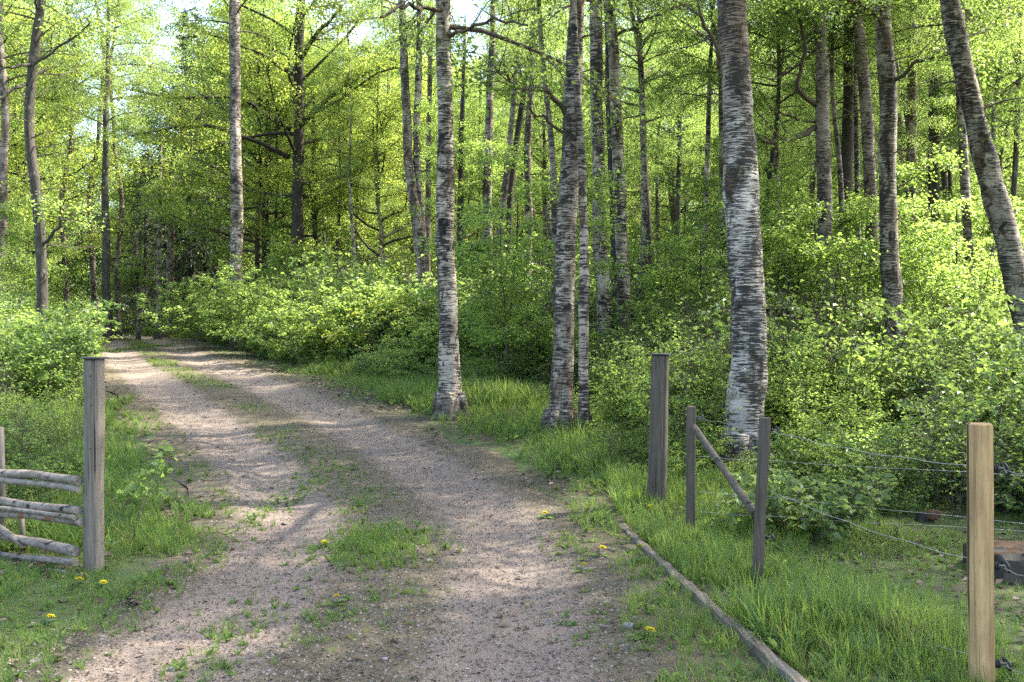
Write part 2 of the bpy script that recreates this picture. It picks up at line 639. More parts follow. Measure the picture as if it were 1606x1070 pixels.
# ------------------------------------------------------------------ sheet meshes: ground, road
def axis(lo, hi, d0, d1, step, grow):
    """coordinates dense between d0 and d1, growing outside"""
    a = list(np.arange(d0, d1 + step * .5, step))
    s = step
    x = a[-1]
    while x < hi:
        s = min(s * grow, 40)
        x += s
        a.append(x)
    s = step
    x = a[0]
    left = []
    while x > lo:
        s = min(s * grow, 40)
        x -= s
        left.append(x)
    return np.array(left[::-1] + a)


def make_ground():
    xs = axis(-600, 600, -14, 8, .16, 1.12)
    ys = axis(-80, 900, 2, 26, .16, 1.09)
    X, Y = np.meshgrid(xs, ys)
    x, y = X.ravel(), Y.ravel()
    z = ground_base(x, y)
    near = (np.abs(x) < 60) & (y < 60)
    u = np.full(x.shape, 99.)
    u[near] = road_uv(x[near], y[near])
    z = z - .09 * np.clip((1.75 - np.abs(u)) / .35, 0, 1)
    nx, ny = len(xs), len(ys)
    i, j = np.meshgrid(np.arange(ny - 1), np.arange(nx - 1), indexing='ij')
    a = (i * nx + j).ravel()
    mb = MB()
    mb.add(np.stack([x, y, z], 1), [np.stack([a, a + 1, a + nx + 1, a + nx], 1)], 0, None, True)
    o = part('ground', mb, [ground_mat()])
    tag(o, 'leaf littered and grassy forest floor beside the track', kind='structure')


def make_road():
    K = 41
    us = np.linspace(-1, 1, K)
    n = len(RP)
    s = np.arange(n) * 1.0
    wl = 1.72 + (vnoise(RP[:, 1] * 1.0, s * 0, 1.1, 5) - .5) * .7 + (vnoise(RP[:, 1], s * 0, 4, 6) - .5) * .25
    wr = 1.72 + (vnoise(RP[:, 1] * 1.0, s * 0, 1.2, 7) - .5) * .6 + (vnoise(RP[:, 1], s * 0, 4, 8) - .5) * .25
    near = np.clip((8.3 - RP[:, 1]) / 1.5, 0, 1)
    wr = wr + near * .25
    U = np.where(us[None, :] < 0, us[None, :] * wl[:, None], us[None, :] * wr[:, None])
    X = RP[:, 0, None] + RNRM[:, 0, None] * U
    Y = RP[:, 1, None] + RNRM[:, 1, None] * U
    Z = ground_base(X, Y)
    tr = np.exp(-((np.abs(U) - .82) / .36) ** 2)
    Z = Z - .045 * tr + (vnoise(X, Y, 3.1, 3) - .5) * .02 + .01
    edge = np.clip((np.abs(us) - .9) / .1, 0, 1)[None, :]
    Z = Z * (1 - edge) + (ground_base(X, Y) - .012) * edge
    V = np.stack([X, Y, Z], -1).reshape(-1, 3)
    i, j = np.meshgrid(np.arange(n - 1), np.arange(K - 1), indexing='ij')
    a = (i * K + j).ravel()
    mb = MB()
    mb.add(V, [np.stack([a, a + 1, a + K + 1, a + K], 1)], 0, None, True)
    me = mb.mesh('road', [road_mat()])
    strip = 1 - np.clip(np.exp(-((np.abs(U) - .82) / .42) ** 2) * 1.25, 0, 1)
    st = me.attributes.new('strip', 'FLOAT', 'POINT')
    st.data.foreach_set('value', strip.ravel().astype(np.float32))
    o = part('road', me, [])
    tag(o, 'pinkish gravel track with two wheel ruts curving up into the woods', kind='structure')


make_ground()
make_road()


def road_z(x, y):
    """height of the surface one stands on (road or ground)"""
    x = np.atleast_1d(np.asarray(x, float))
    y = np.atleast_1d(np.asarray(y, float))
    u = road_uv(x, y)
    z = ground_base(x, y)
    tr = np.exp(-((np.abs(u) - .82) / .36) ** 2)
    zr = z - .045 * tr + (vnoise(x, y, 3.1, 3) - .5) * .02 + .01
    return np.where(np.abs(u) < 1.55, zr, z), u


# ------------------------------------------------------------------ foliage meshes
def unit(a):
    return a / (np.linalg.norm(a, axis=-1, keepdims=True) + 1e-9)


def twiggy(rng, mb, prims, nsec, ntwig, nleaf, leaf_l, leaf_w, sec_len, twig_len, droop, jitter, mat_t=0, mat_l=1, up=.9,
           fine=False, rad=.012, tilt=.6, shade=None, tfrom=.25):
    """prims: list of (points Kx3, radii K). Adds limbs, side branches, twigs and leaves."""
    TP, TD, TL = [], [], []
    for P, R in prims:
        P = np.asarray(P, float)
        if R is not None:
            mb.tube(P, R, 5 if max(R) < .05 else 7, mat_t, cap=False)
        seg = np.linalg.norm(np.diff(P, axis=0), axis=1)
        cum = np.concatenate([[0], np.cumsum(seg)])
        Lp = cum[-1]
        for k in range(nsec):
            t = tfrom + (1 - tfrom) * (k + rng.random()) / nsec
            p = np.array([np.interp(t * Lp, cum, P[:, i]) for i in range(3)])
            q = np.array([np.interp(min(1, t + .08) * Lp, cum, P[:, i]) for i in range(3)])
            d = unit(q - p + 1e-6) if t < .9 else unit(P[-1] - P[-2])
            side = unit(np.cross(d, [0, 0, 1]) + 1e-6) * (1 if k % 2 else -1)
            dd = unit(d * .75 + side * (.55 + .5 * rng.random()) + np.array([0, 0, rng.normal(.05, .25)]))
            L = sec_len * (1.15 - .55 * t) * (.6 + .8 * rng.random())
            mid = p + dd * L * .5 + np.array([0, 0, .06 * L])
            end = p + dd * L + np.array([0, 0, -droop * L])
            mb.tube(np.array([p, mid, end]), [rad, rad * .7, rad * .35], 4, mat_t, cap=False)
            for w in range(ntwig):
                tt = .2 + .8 * (w + rng.random()) / ntwig
                b = p * (1 - tt) ** 2 + 2 * tt * (1 - tt) * mid + tt * tt * end
                sd = unit(np.cross(dd, [0, 0, 1]) + 1e-6) * (1 if w % 2 else -1)
                td = unit(dd * .7 + sd * (.4 + .6 * rng.random()) + np.array([0, 0, rng.normal(-.1 - droop, .3)]))
                tl = twig_len * (.6 + .8 * rng.random())
                TP.append(b)
                TD.append(td)
                TL.append(tl)
    TP, TD, TL = np.array(TP), np.array(TD), np.array(TL)
    E = TP + TD * TL[:, None] + np.array([0, 0, -1.0]) * (TL * droop * .5)[:, None]
    # twigs as thin three-sided prisms, all at once
    n = len(TP)
    A = unit(np.cross(TD, [0.3, .2, .9]))
    B = np.cross(TD, A)
    r = rad * .32
    ring = [A * r, (-.5 * A + .87 * B) * r, (-.5 * A - .87 * B) * r]
    V = np.stack([TP + ring[0], TP + ring[1], TP + ring[2], E + ring[0] * .5, E + ring[1] * .5, E + ring[2] * .5], 1).reshape(-1, 3)
    idx = np.arange(n)[:, None] * 6
    mb.add(V, [np.vstack([idx + np.array([[0, 1, 4, 3]]), idx + np.array([[1, 2, 5, 4]]), idx + np.array([[2, 0, 3, 5]])])], mat_t)
    # leaves
    k = rng.integers(0, n, nleaf)
    t = rng.random(nleaf) ** .8
    P = TP[k] + (E[k] - TP[k]) * (t * 1.08)[:, None] + rng.normal(0, jitter, (nleaf, 3)) * np.array([1, 1, .7])
    az = rng.random(nleaf) * 2 * np.pi
    D = unit(np.stack([np.cos(az), np.sin(az), rng.normal(-.25 - droop * .8, .35, nleaf)], 1) + TD[k] * .5)
    U = unit(np.stack([rng.normal(0, tilt, nleaf), rng.normal(0, tilt, nleaf), np.full(nleaf, up)], 1))
    sz = .65 + .6 * rng.random(nleaf)
    twt = rng.random(n)
    tint = np.clip(.5 + .35 * (twt[k] - .5) + rng.normal(0, .2, nleaf), 0, 1)
    mb.leaves(P, D, U, leaf_l * sz, leaf_w * sz, mat_l, tint, fine)


def limb(rng, base, az, el, L, curve, r0, n=6, wob=.06):
    P = [np.array(base, float)]
    d = np.array([math.cos(az) * math.cos(el), math.sin(az) * math.cos(el), math.sin(el)])
    step = L / (n - 1)
    for i in range(n - 1):
        d = unit(d + np.array([rng.normal(0, wob), rng.normal(0, wob), curve + rng.normal(0, wob)]))
        P.append(P[-1] + d * step)
    return np.array(P), np.linspace(r0, r0 * .18, n)


def crown_birch(seed, H=9.0, R=2.3, nl=15000, leaf='leaf_birch', nprim=30):
    rng = np.random.default_rng(seed)
    mb = MB()
    prims = []
    for i in range(nprim):
        u = (i + .5) / nprim
        prof = math.sin(math.pi * min(1, (.18 + u * .82)) ** .8) ** .7 * .9 + .15
        prims.append(limb(rng, (0, 0, u * H), i * 2.4 + rng.normal(0, .3), math.radians(18 + 40 * u + rng.normal(0, 8)), R * prof * (.8 + .4 * rng.random()),
                          -.02 - .10 * (1 - u), .035 * (1.15 - u)))
    twiggy(rng, mb, prims, 7, 6, int(nl * 1.55), .066, .048, .75, .62, .38, .085)
    return mb.mesh('crown', [M['twig'], M[leaf]])


def crown_broad(seed, H=9.0, R=3.2, nl=17000, leaf='leaf_linden', nprim=24, bark='twig', el0=12, el1=55, r0=.05, wob=.09):
    rng = np.random.default_rng(seed)
    mb = MB()
    prims = []
    for i in range(nprim):
        u = (i + .5) / nprim
        prof = (.55 + .45 * math.sin(math.pi * (.15 + .6 * u))) * (1 - .55 * u ** 2.5)
        prims.append(limb(rng, (0, 0, u * H * .85), i * 2.4 + rng.normal(0, .4), math.radians(el0 + (el1 - el0) * u + rng.normal(0, 8)),
                          R * prof * (.75 + .5 * rng.random()), .015, r0 * (1.15 - .8 * u), 7, wob))
    twiggy(rng, mb, prims, 8, 6, int(nl * 1.5), .078, .058, 1.0, .62, .12, .11, up=1.0, tilt=.5)
    return mb.mesh('crown', [M[bark], M[leaf]])


def understorey(seed, H=4.5, R=1.5, nl=9000, leaf='leaf_linden', nst=4):
    """several thin stems carrying flat leaf sprays"""
    rng = np.random.default_rng(seed)
    mb = MB()
    prims = []
    for i in range(nst):
        az = i * 2 * math.pi / nst + rng.normal(0, .4)
        P, Rr = limb(rng, (.08 * math.cos(az), .08 * math.sin(az), 0), az, math.radians(72 + rng.normal(0, 7)), H * (.75 + .35 * rng.random()), .01, .022, 8, .06)
        mb.tube(P, Rr, 5, 0, cap=False)
        for k in range(9):
            t = .22 + .75 * (k + rng.random()) / 9
            j = t * 7
            p = P[int(j)] * (1 - j % 1) + P[min(7, int(j) + 1)] * (j % 1)
            prims.append(limb(rng, p, rng.random() * 6.28, math.radians(rng.normal(14, 14)), R * (1.1 - .6 * t) * (.6 + .6 * rng.random()), -.02, .009, 5, .08))
    twiggy(rng, mb, prims, 5, 4, int(nl * 1.35), .074, .057, .42, .30, .12, .07, up=1.1, tilt=.45, rad=.006)
    return mb.mesh('crown', [M['twig'], M[leaf]])


def shrub(seed, H=1.2, R=.75, nl=2100, leaf='leaf_shrub', ll=.062, lw=.049, nst=9):
    rng = np.random.default_rng(seed)
    mb = MB()
    prims = []
    for i in range(nst):
        az = i * 2.4 + rng.normal(0, .4)
        rr = R * .45 * math.sqrt(rng.random())
        P, Rr = limb(rng, (rr * math.cos(az), rr * math.sin(az), -.05), az + rng.normal(0, .8), math.radians(70 + rng.normal(0, 12)), H * (.6 + .5 * rng.random()), -.01, .007, 6, .09)
        prims.append((P, Rr))
    twiggy(rng, mb, prims, 7, 3, nl, ll, lw, R * .42, .2, .1, .035, up=1.2, tilt=.48, rad=.0042, fine=True, tfrom=.18)
    return mb.mesh('shrub', [M['twig'], M[leaf]])


def spruce_crown(seed, H=15., R=2.6):
    rng = np.random.default_rng(seed)
    mb = MB()
    SP, SD, SL = [], [], []
    for i in range(150):
        u = (i + rng.random()) / 150
        az = i * 2.4 + rng.normal(0, .3)
        L = R * (1 - u * .93) * (.75 + .4 * rng.random())
        P, Rr = limb(rng, (0, 0, .4 + u * (H - .5)), az, math.radians(-8 + 25 * u), L, -.03, .02 * (1.1 - u), 6, .03)
        P[:, 2] += np.linspace(0, 1, 6) ** 3 * .25 * L
        mb.tube(P, Rr, 4, 0, cap=False)
        for k in range(int(5 + L * 9)):
            t = .12 + .88 * rng.random()
            j = t * 5
            p = P[int(j)] * (1 - j % 1) + P[min(5, int(j) + 1)] * (j % 1)
            d = unit(P[-1] - P[0])
            sd = np.array([-d[1], d[0], 0]) * rng.choice([-1, 1])
            SP.append(p)
            SD.append(unit(d * .6 + sd * rng.random() + np.array([0, 0, -.35 - .6 * rng.random()])))
            SL.append(.22 + .4 * rng.random())
    SP, SD, SL = map(np.array, (SP, SD, SL))
    for r in range(15):
        t = rng.random(len(SP))
        P = SP + SD * (SL * t)[:, None]
        D = unit(SD + rng.normal(0, .45, SD.shape))
        mb.leaves(P, D, rng.normal(0, 1, SD.shape), .16, .035, 1, np.clip(rng.normal(.5, .25, len(SP)), 0, 1), False, .1)
    return mb.mesh('crown', [M['twig'], M['needle']])


CROWN = {
    'birch_a': crown_birch(1), 'birch_b': crown_birch(2, 8.5, 2.6, 15000),
    'near_a': crown_birch(3, 8.5, 2.9, 11000, 'leaf_near', 28), 'near_b': crown_broad(4, 8.5, 3.3, 10500, 'leaf_near', 22),
    'linden_a': crown_broad(5), 'linden_b': crown_broad(6, 10.5, 3.0, 18000),
    'oak': crown_broad(8, 11.0, 5.6, 32000, 'leaf_oak', 30, 'bark_dark', 10, 50, .055, .13),
    'oak_b': crown_broad(9, 9.0, 4.0, 19000, 'leaf_oak', 24, 'bark_dark', 6, 50, .06, .12),
    'young_a': understorey(21), 'young_b': understorey(22, 5.2, 1.8, 10000, 'leaf_linden', 5), 'young_c': understorey(23, 4.0, 1.4, 8000, 'leaf_birch', 5),
    'spruce': spruce_crown(31),
}


# ------------------------------------------------------------------ traced trees
def trunk_path(pts, d, H, dz=0.0):
    """pts: (px, py, width px) from the top down, on the plane at distance d"""
    Q = []
    for (x, y, w) in pts:
        X, Y, Z = at(x, y, d)
        Q.append((X, Z, w / F * d / 2))
    # down to the ground
    (xa, za, ra), (xb, zb, rb) = Q[-2], Q[-1]
    g = gz(xb, d) - .12
    if zb > g + .05:
        sl = (xb - xa) / min(-.01, zb - za) * .6
        Q.append((xb + sl * (g - zb), g, rb * 1.12))
    # up to the tip
    (xa, za, ra), (xb, zb, rb) = Q[0], Q[1]
    sl = max(-.35, min(.35, (xa - xb) / max(.01, za - zb)))
    top = g + H
    m = max(za + .3, (za + top) / 2)
    Q.insert(0, (xa + sl * (m - za) * .8, m, ra * .62))
    if top > m + .3:
        Q.insert(0, (xa + sl * (m - za) * .8 + sl * (top - m) * .35, top, .012))
    Q = np.array(Q[::-1])
    return Q                      # bottom to top: X, Z, r


def build_trunk(name_part, Q, d, bark, parent, seed, near=False):
    z0, z1 = Q[0, 1], Q[-1, 1]
    step = .05 if near else .16
    zz = np.arange(z0, z1, step)
    k = 5 if near else 3
    X = np.interp(zz, Q[:, 1], Q[:, 0])
    R = np.interp(zz, Q[:, 1], Q[:, 2])
    X = _smooth(X, max(3, int(.7 / step)) | 1)
    R = _smooth(R, max(3, int(.4 / step)) | 1)
    wob = (vnoise(zz, zz * 0, .8, seed) - .5) * R * .5
    wy = (vnoise(zz, zz * 0 + 3, .5, seed + 4) - .5) * R * 1.6
    wy -= wy[0]
    R = R * (1 + .8 * np.exp(-(zz - z0 - .1).clip(0) / .22)) * (1 + (vnoise(zz, zz * 0 + 9, 3.0, seed) - .5) * .12)
    b = parent.location
    if near:
        R = R * (1 + (vnoise(zz, zz * 0 + 2, 9.0, seed) - .5) * .05 + (vnoise(zz, zz * 0 + 4, 1.1, seed) - .5) * .10)
    P = np.stack([X + wob - b[0], d + wy - b[1], zz - b[2]], 1)
    mb = MB()
    if near:                                  # root buttresses
        rgb = np.random.default_rng(int(seed * 7))
        for q in range(6):
            az = q * 1.05 + rgb.normal(0, .25)
            L = R[4] * rgb.uniform(.5, 1.0)
            tq = np.linspace(0, 1, 7)
            rr = R[6] * .75 + tq * L
            zb = .34 * (1 - tq) ** 2.0 - .17 * tq
            mb.tube(np.stack([P[6, 0] + np.cos(az) * rr, P[6, 1] + np.sin(az) * rr, zb], 1), R[6] * np.linspace(.34, .12, 7), 8, 0, True, .15, seed + q)
    mb.tube(P, R, 34 if near else (16 if R.max() > .07 else 9), 0, True, .10 if near else .14, seed)
    return part('trunk', mb, [bark], parent), P, R


def dead_twigs(P, R, n, zlo, zhi, L, parent, mat, seed, el=(-10, 50)):
    rng = np.random.default_rng(seed)
    mb = MB()
    ok = np.where((P[:, 2] > zlo) & (P[:, 2] < zhi))[0]
    if len(ok) == 0:
        return
    for i in range(n):
        k = rng.choice(ok)
        az = rng.random() * 6.28
        l = L * (.35 + .9 * rng.random())
        Q, Rr = limb(rng, P[k], az, math.radians(rng.uniform(*el)), l, rng.normal(0, .06), min(.016, R[k] * .35), 7, .17)
        mb.tube(Q, Rr, 5, 0, cap=False)
        for s in range(5):
            j = rng.integers(2, 6)
            S, Sr = limb(rng, Q[j], az + rng.normal(0, .9), math.radians(rng.uniform(-30, 55)), l * (.2 + .35 * rng.random()), rng.normal(0, .08), .005, 5, .2)
            mb.tube(S, Sr, 4, 0, cap=False)
    return tag(part('twigs', mb, [mat], parent), kind='stuff')


TREE_N = [0]
REFS = []


def tree(name, label, d, pts, bark, H=14, crown=None, cz=6, cs=1.0, near=False, twigs=0, tz=(2, 7), tl=1.2, branches=(), group=None,
         tmat='twig', cat='tree', crot=None):
    TREE_N[0] += 1
    seed = TREE_N[0] * 1.37
    Q = trunk_path(pts, d, H)
    root = thing(name, label, cat, (float(Q[0, 0]), d, float(Q[0, 1] + .12)), group)
    tk, P, R = build_trunk('trunk', Q, d, M[bark], root, seed, near)
    REFS.append((pts[len(pts) // 2][0], label))
    for bi, br in enumerate(branches):
        path = np.array([at(x, y, d + dd) for (x, y, w, dd) in br]) - np.array(root.location)
        rad = np.array([w / F * (d + dd) / 2 * .82 for (x, y, w, dd) in br])
        t = np.linspace(0, 1, len(br))
        tt = np.linspace(0, 1, len(br) * 5)
        Pp = np.stack([_smooth(np.interp(tt, t, path[:, i]), 5) for i in range(3)], 1)
        Pp += np.stack([(vnoise(tt * 9, tt * 0 + i, 1.0, seed + bi) - .5) * .10 for i in range(3)], 1) * np.clip(tt * 4, 0, 1)[:, None]
        mb = MB()
        rr = np.interp(tt, t, rad)
        mb.tube(Pp, rr, 8, 0, True, .12, seed + bi)
        rng = np.random.default_rng(int(seed * 10) + bi)
        for s in range(7):
            j = rng.integers(4, len(Pp) - 1)
            dv = unit(Pp[-1] - Pp[0])
            S, Sr = limb(rng, Pp[j], math.atan2(dv[1], dv[0]) + rng.normal(0, .8), math.radians(rng.uniform(-10, 60)), .5 + .7 * rng.random(), 0, max(.006, rr[j] * .4), 6, .18)
            mb.tube(S, Sr, 4, 0, cap=False)
        bo = part('branch', mb, [M[bark if bark.startswith('bark') else 'twig']], root)
        if len(br) >= 4 or crown in ('oak', 'oak_b'):
            lv = MB()
            lm = {'oak': 'leaf_oak', 'oak_b': 'leaf_oak', 'near_a': 'leaf_near', 'near_b': 'leaf_near'}.get(crown, 'leaf_birch')
            big = crown in ('oak', 'oak_b')
            twiggy(rng, lv, [(Pp, None)], 12 if big else 8, 4, 2600 if big else 380, .075, .055, 1.3 if big else .6, .5, .12, .1, rad=.009, tfrom=.3 if big else .55)
            part('leaves', lv, [M['twig'], M[lm]], bo)
    if crown:
        k = int(np.argmin(abs(P[:, 2] - cz)))
        c = part('crown', CROWN[crown], [], root)
        c.location = P[k]
        c.rotation_euler = (0, 0, seed * 2.1 if crot is None else crot)
        c.scale = (cs, cs, cs * max(.7, min(1.3, (H - cz) / (9.0 * cs))))
    if twigs:
        dead_twigs(P, R, twigs, tz[0], tz[1], tl, root, M[tmat], int(seed * 100))
    return root


# --- left of the track
tree('alder_tree', 'dark crooked tree with bare side twigs among the bushes left of the track', 21,
     [(66, 0, 13), (55, 60, 14), (47, 150, 15), (44, 220, 15), (52, 270, 15), (62, 360, 16), (66, 450, 17), (67, 530, 18)], 'bark_grey', 13, 'birch_a', 7.2, .75,
     twigs=22, tz=(2.2, 7.5), tl=1.6,
     branches=[[(50, 100, 7, 0), (20, 104, 5, -.4), (-20, 115, 3, -.8)], [(48, 105, 6, 0), (80, 82, 5, -.3), (110, 62, 4, -.5), (150, 30, 2, -.8)],
               [(64, 385, 7, 0), (85, 370, 6, -.2), (97, 345, 5, -.3), (97, 320, 3, -.4)], [(45, 130, 7, 0), (5, 150, 6, -.5), (-40, 180, 4, -1)]])
tree('birch_tree', 'pale birch at the edge of the woods, far left', 31, [(2, 0, 11), (8, 200, 12), (3, 350, 13)], 'birch_pink', 16, 'birch_b', 8, .9)
tree('birch_tree', 'thin pale birch leaning left of the dark crooked tree', 40, [(42, 250, 7), (30, 360, 9), (24, 420, 10)], 'birch', 12, 'birch_a', 7, .9)
tree('aspen_tree', 'slim grey tree at the bend against bright sky', 37, [(168, 180, 9), (165, 300, 11), (168, 440, 12)], 'bark_grey', 14, 'birch_b', 7.4, .7, twigs=6, tz=(3, 8))
tree('birch_sapling', 'thin whitish sapling in front of the dark spruces, tallest of them', 39, [(251, 230, 5), (250, 340, 6), (248, 480, 8)], 'birch', 9, 'young_c', 4.6, .55)
tree('birch_sapling', 'thin pinkish sapling just right of the tall whitish sapling', 41, [(262, 260, 4), (267, 350, 5), (262, 460, 6)], 'birch_pink', 8, 'young_c', 4.6, .5)
tree('birch_sapling', 'thin brownish stem nearest the dark spruce foliage', 43, [(272, 280, 5), (272, 350, 6), (270, 450, 7)], 'birch_pink', 8, 'young_c', 4.6, .5)
tree('birch_sapling', 'short pale sapling by the roadside at the bend', 38, [(214, 370, 4), (215, 420, 5), (216, 470, 5)], 'birch', 4.5, 'young_a', 1.8, .45)
# --- beyond the bush bank
tree('birch_tree', 'white trunked birch behind the bright bushes at the bend', 29, [(371, 0, 16), (371, 150, 17), (371, 300, 18), (371, 445, 19)], 'birch', 16, 'birch_b', 9.2, .8,
     twigs=4, tz=(5, 9), tl=.8)
tree('oak_tree', 'dark oak with long level limbs and yellow green leaves', 33,
     [(472, 0, 14), (468, 120, 16), (466, 240, 17), (466, 420, 19)], 'bark_dark', 17, 'oak', 5.2, 1.0, twigs=5, tz=(4, 9),
     branches=[[(460, 205, 11, 0), (420, 180, 9, -.5), (375, 150, 8, -1), (310, 152, 7, -1.8), (240, 150, 5, -2.5), (205, 140, 3, -3)],
               [(460, 250, 10, 0), (400, 220, 8, -.6), (330, 195, 7, -1.4), (270, 200, 5, -2), (200, 215, 3, -2.4)],
               [(468, 200, 11, 0), (510, 160, 9, -.5), (560, 120, 8, -1), (620, 95, 6, -2), (680, 80, 4, -3)],
               [(470, 310, 9, 0), (530, 300, 7, 1), (580, 250, 6, 1), (625, 220, 4, 1)],
               [(470, 95, 9, 0), (500, 50, 7, -.6), (540, 10, 5, -1)],
               [(466, 120, 8, 0), (400, 80, 6, -1), (320, 50, 4, -2)]])
tree('oak_tree', 'younger dark oak close behind the white birch trunk', 38, [(418, 230, 9), (416, 320, 11), (415, 410, 13)], 'bark_dark', 12, 'oak_b', 5, .8)
tree('oak_tree', 'slender dark oak stem right of the big oak', 36, [(492, 250, 7), (492, 340, 9), (496, 430, 11)], 'bark_dark', 11, 'oak_b', 4.4, .8,
     branches=[[(494, 410, 7, 0), (520, 390, 6, .3), (550, 370, 4, .4)]])
forked = tree('birch_tree', 'forked grey birch whose two stems split above the bushes', 26, [(630, 0, 11), (634, 130, 13), (640, 250, 15), (656, 350, 18), (662, 400, 19)], 'birch_grey', 15, 'birch_b', 8.5, .55)
_q = trunk_path([(657, 0, 9), (656, 130, 11), (654, 250, 12), (661, 345, 14), (664, 400, 15)], 26.1, 14)
build_trunk('trunk', _q, 26.1, M['birch'], forked, 88.8)
tree('birch_tree', 'thin stem squeezed between the forked birch and the straight roadside birch', 27.5, [(676, 60, 7), (673, 200, 8), (671, 380, 9)], 'birch_pink', 12, 'birch_a', 8, .4)
# --- near the track on the right
tree('birch_tree', 'straight roadside birch standing alone on the grass verge', 13.9,
     [(694, 0, 23), (698, 150, 25), (700, 300, 27), (702, 450, 29), (704, 640, 33)], 'birch', 15, 'near_a', 5.3, 1.0, near=True, twigs=4, tz=(5.2, 7), tl=1.0,
     branches=[[(700, 20, 9, 0), (640, 5, 7, -.8), (590, 25, 5, -1.5)], [(700, 60, 8, 0), (760, 30, 6, -.8), (830, 40, 4, -1.6)]])
tree('young_maple', 'thin dark sapling with upswept branches behind the roadside birch', 24, [(728, 90, 6), (724, 200, 8), (722, 380, 11)], 'bark_dark', 9, 'young_b', 3.6, .6,
     twigs=12, tz=(2.2, 5.5), tl=1.8)
tree('birch_tree', 'brown flecked birch between the roadside birch and the thick pair', 23.5, [(771, 90, 11), (767, 200, 13), (765, 350, 15), (766, 500, 17)], 'birch_grey', 15, 'birch_a', 8, .5)
tree('birch_tree', 'slanting thin birch leaning right behind the flecked birch', 27, [(806, 160, 8), (797, 250, 9), (786, 340, 10), (777, 430, 11)], 'birch_pink', 12, 'birch_b', 8, .42)
tree('alder_tree', 'dark thin trunk crossing the slanting birch', 29, [(826, 110, 8), (810, 220, 9), (800, 300, 10), (795, 420, 11)], 'bark_dark', 12, 'linden_a', 8, .4)
tree('birch_tree', 'grey birch with crooked top left of the thick pair', 28, [(832, 150, 10), (828, 230, 11), (829, 330, 12), (826, 440, 13)], 'birch_grey', 13, 'birch_b', 8, .45)
tree('birch_tree', 'thick mossy birch of the pair beside the verge', 12.7,
     [(906, 0, 25), (900, 120, 27), (893, 250, 29), (888, 400, 31), (881, 560, 34), (877, 680, 38)], 'birch_grey', 16, 'near_b', 5.5, .95, near=True, twigs=5, tz=(4.3, 6.8), tl=1.0,
     branches=[[(893, 190, 13, 0), (876, 160, 11, -.2), (850, 142, 10, -.4), (815, 138, 7, -.7), (788, 118, 5, -.9), (775, 105, 3, -1)],
               [(893, 215, 7, 0), (850, 180, 5, -.3), (812, 168, 3, -.6)]])
tree('birch_tree', 'slim birch stem close beside the thick mossy birch', 12.5, [(898, 0, 10), (903, 120, 11), (912, 270, 13), (916, 420, 15), (914, 560, 16), (916, 690, 17)], 'birch_grey', 11, 'near_a', 6.6, .4, near=True)
tree('birch_tree', 'banded birch right of the thick mossy pair', 18, [(935, 0, 18), (938, 150, 20), (942, 300, 22), (946, 450, 23), (948, 575, 24)], 'birch', 15, 'near_a', 7, .65)
tree('birch_tree', 'dark shaded trunk behind the two banded birches', 20, [(952, 0, 14), (958, 150, 15), (965, 350, 16), (970, 540, 17)], 'bark_dark', 15, 'linden_a', 8, .5)
tree('birch_tree', 'second banded birch, split white bark near its foot', 18.5, [(956, 0, 16), (964, 150, 17), (972, 300, 19), (978, 450, 20), (985, 570, 21)], 'birch', 15, 'birch_b', 7.5, .55,
     branches=[[(957, 60, 7, 0), (1000, 40, 6, -.4), (1050, 15, 5, -.8), (1090, 12, 3, -1)]])
tree('alder_tree', 'dark trunk behind the grey gate post', 27, [(1004, 100, 9), (1012, 300, 11), (1024, 500, 13)], 'bark_dark', 13, 'linden_a', 7, .75, twigs=8, tz=(3, 7))
tree('aspen_tree', 'thin grey stem against the light left of the big birch', 33, [(1066, 180, 7), (1063, 320, 8), (1062, 480, 10)], 'bark_grey', 12, 'linden_b', 6.5, .6)
tree('birch_tree', 'big old white birch trunk behind the wire fence', 11.0,
     [(1151, 0, 46), (1156, 120, 48), (1161, 250, 50), (1166, 400, 53), (1170, 520, 55), (1172, 640, 57), (1174, 745, 60)], 'birch_old', 17, 'near_b', 5.6, 1.0, near=True,
     branches=[[(1130, 110, 10, 0), (1115, 60, 8, -.2), (1100, 10, 6, -.5)]])
tree('birch_tree', 'birch with a drooping limb right of the big old birch', 19.5,
     [(1283, 0, 16), (1287, 100, 19), (1290, 220, 21), (1294, 350, 23), (1299, 500, 25)], 'birch_pink', 15, 'birch_b', 7.6, .85,
     branches=[[(1284, 198, 11, 0), (1258, 210, 11, -.2), (1230, 223, 11, -.4), (1205, 223, 9, -.6), (1180, 212, 7, -.8)],
               [(1284, 168, 10, 0), (1262, 152, 10, -.2), (1246, 138, 9, -.3), (1252, 112, 8, -.4), (1262, 85, 8, -.5), (1258, 50, 7, -.6), (1250, 0, 5, -.7)],
               [(1282, 192, 5, 0), (1240, 185, 4, -.3), (1205, 168, 3, -.5)], [(1258, 95, 5, -.5), (1235, 112, 4, -.6), (1208, 126, 3, -.7)]], twigs=4, tz=(3, 7))
tree('alder_tree', 'dark straight trunk between two pale pinkish birches', 22, [(1334, 0, 16), (1332, 150, 18), (1328, 320, 19), (1326, 490, 21)], 'bark_dark', 15, 'linden_a', 8, .8)
tree('birch_tree', 'pinkish birch bowed left with sunlit right edge', 20, [(1344, 0, 15), (1352, 100, 17), (1362, 230, 19), (1370, 370, 20), (1380, 520, 22)], 'birch_pink', 15, 'birch_b', 7.5, .85, twigs=12, tz=(3, 7), tl=.9, tmat='twig_grey')
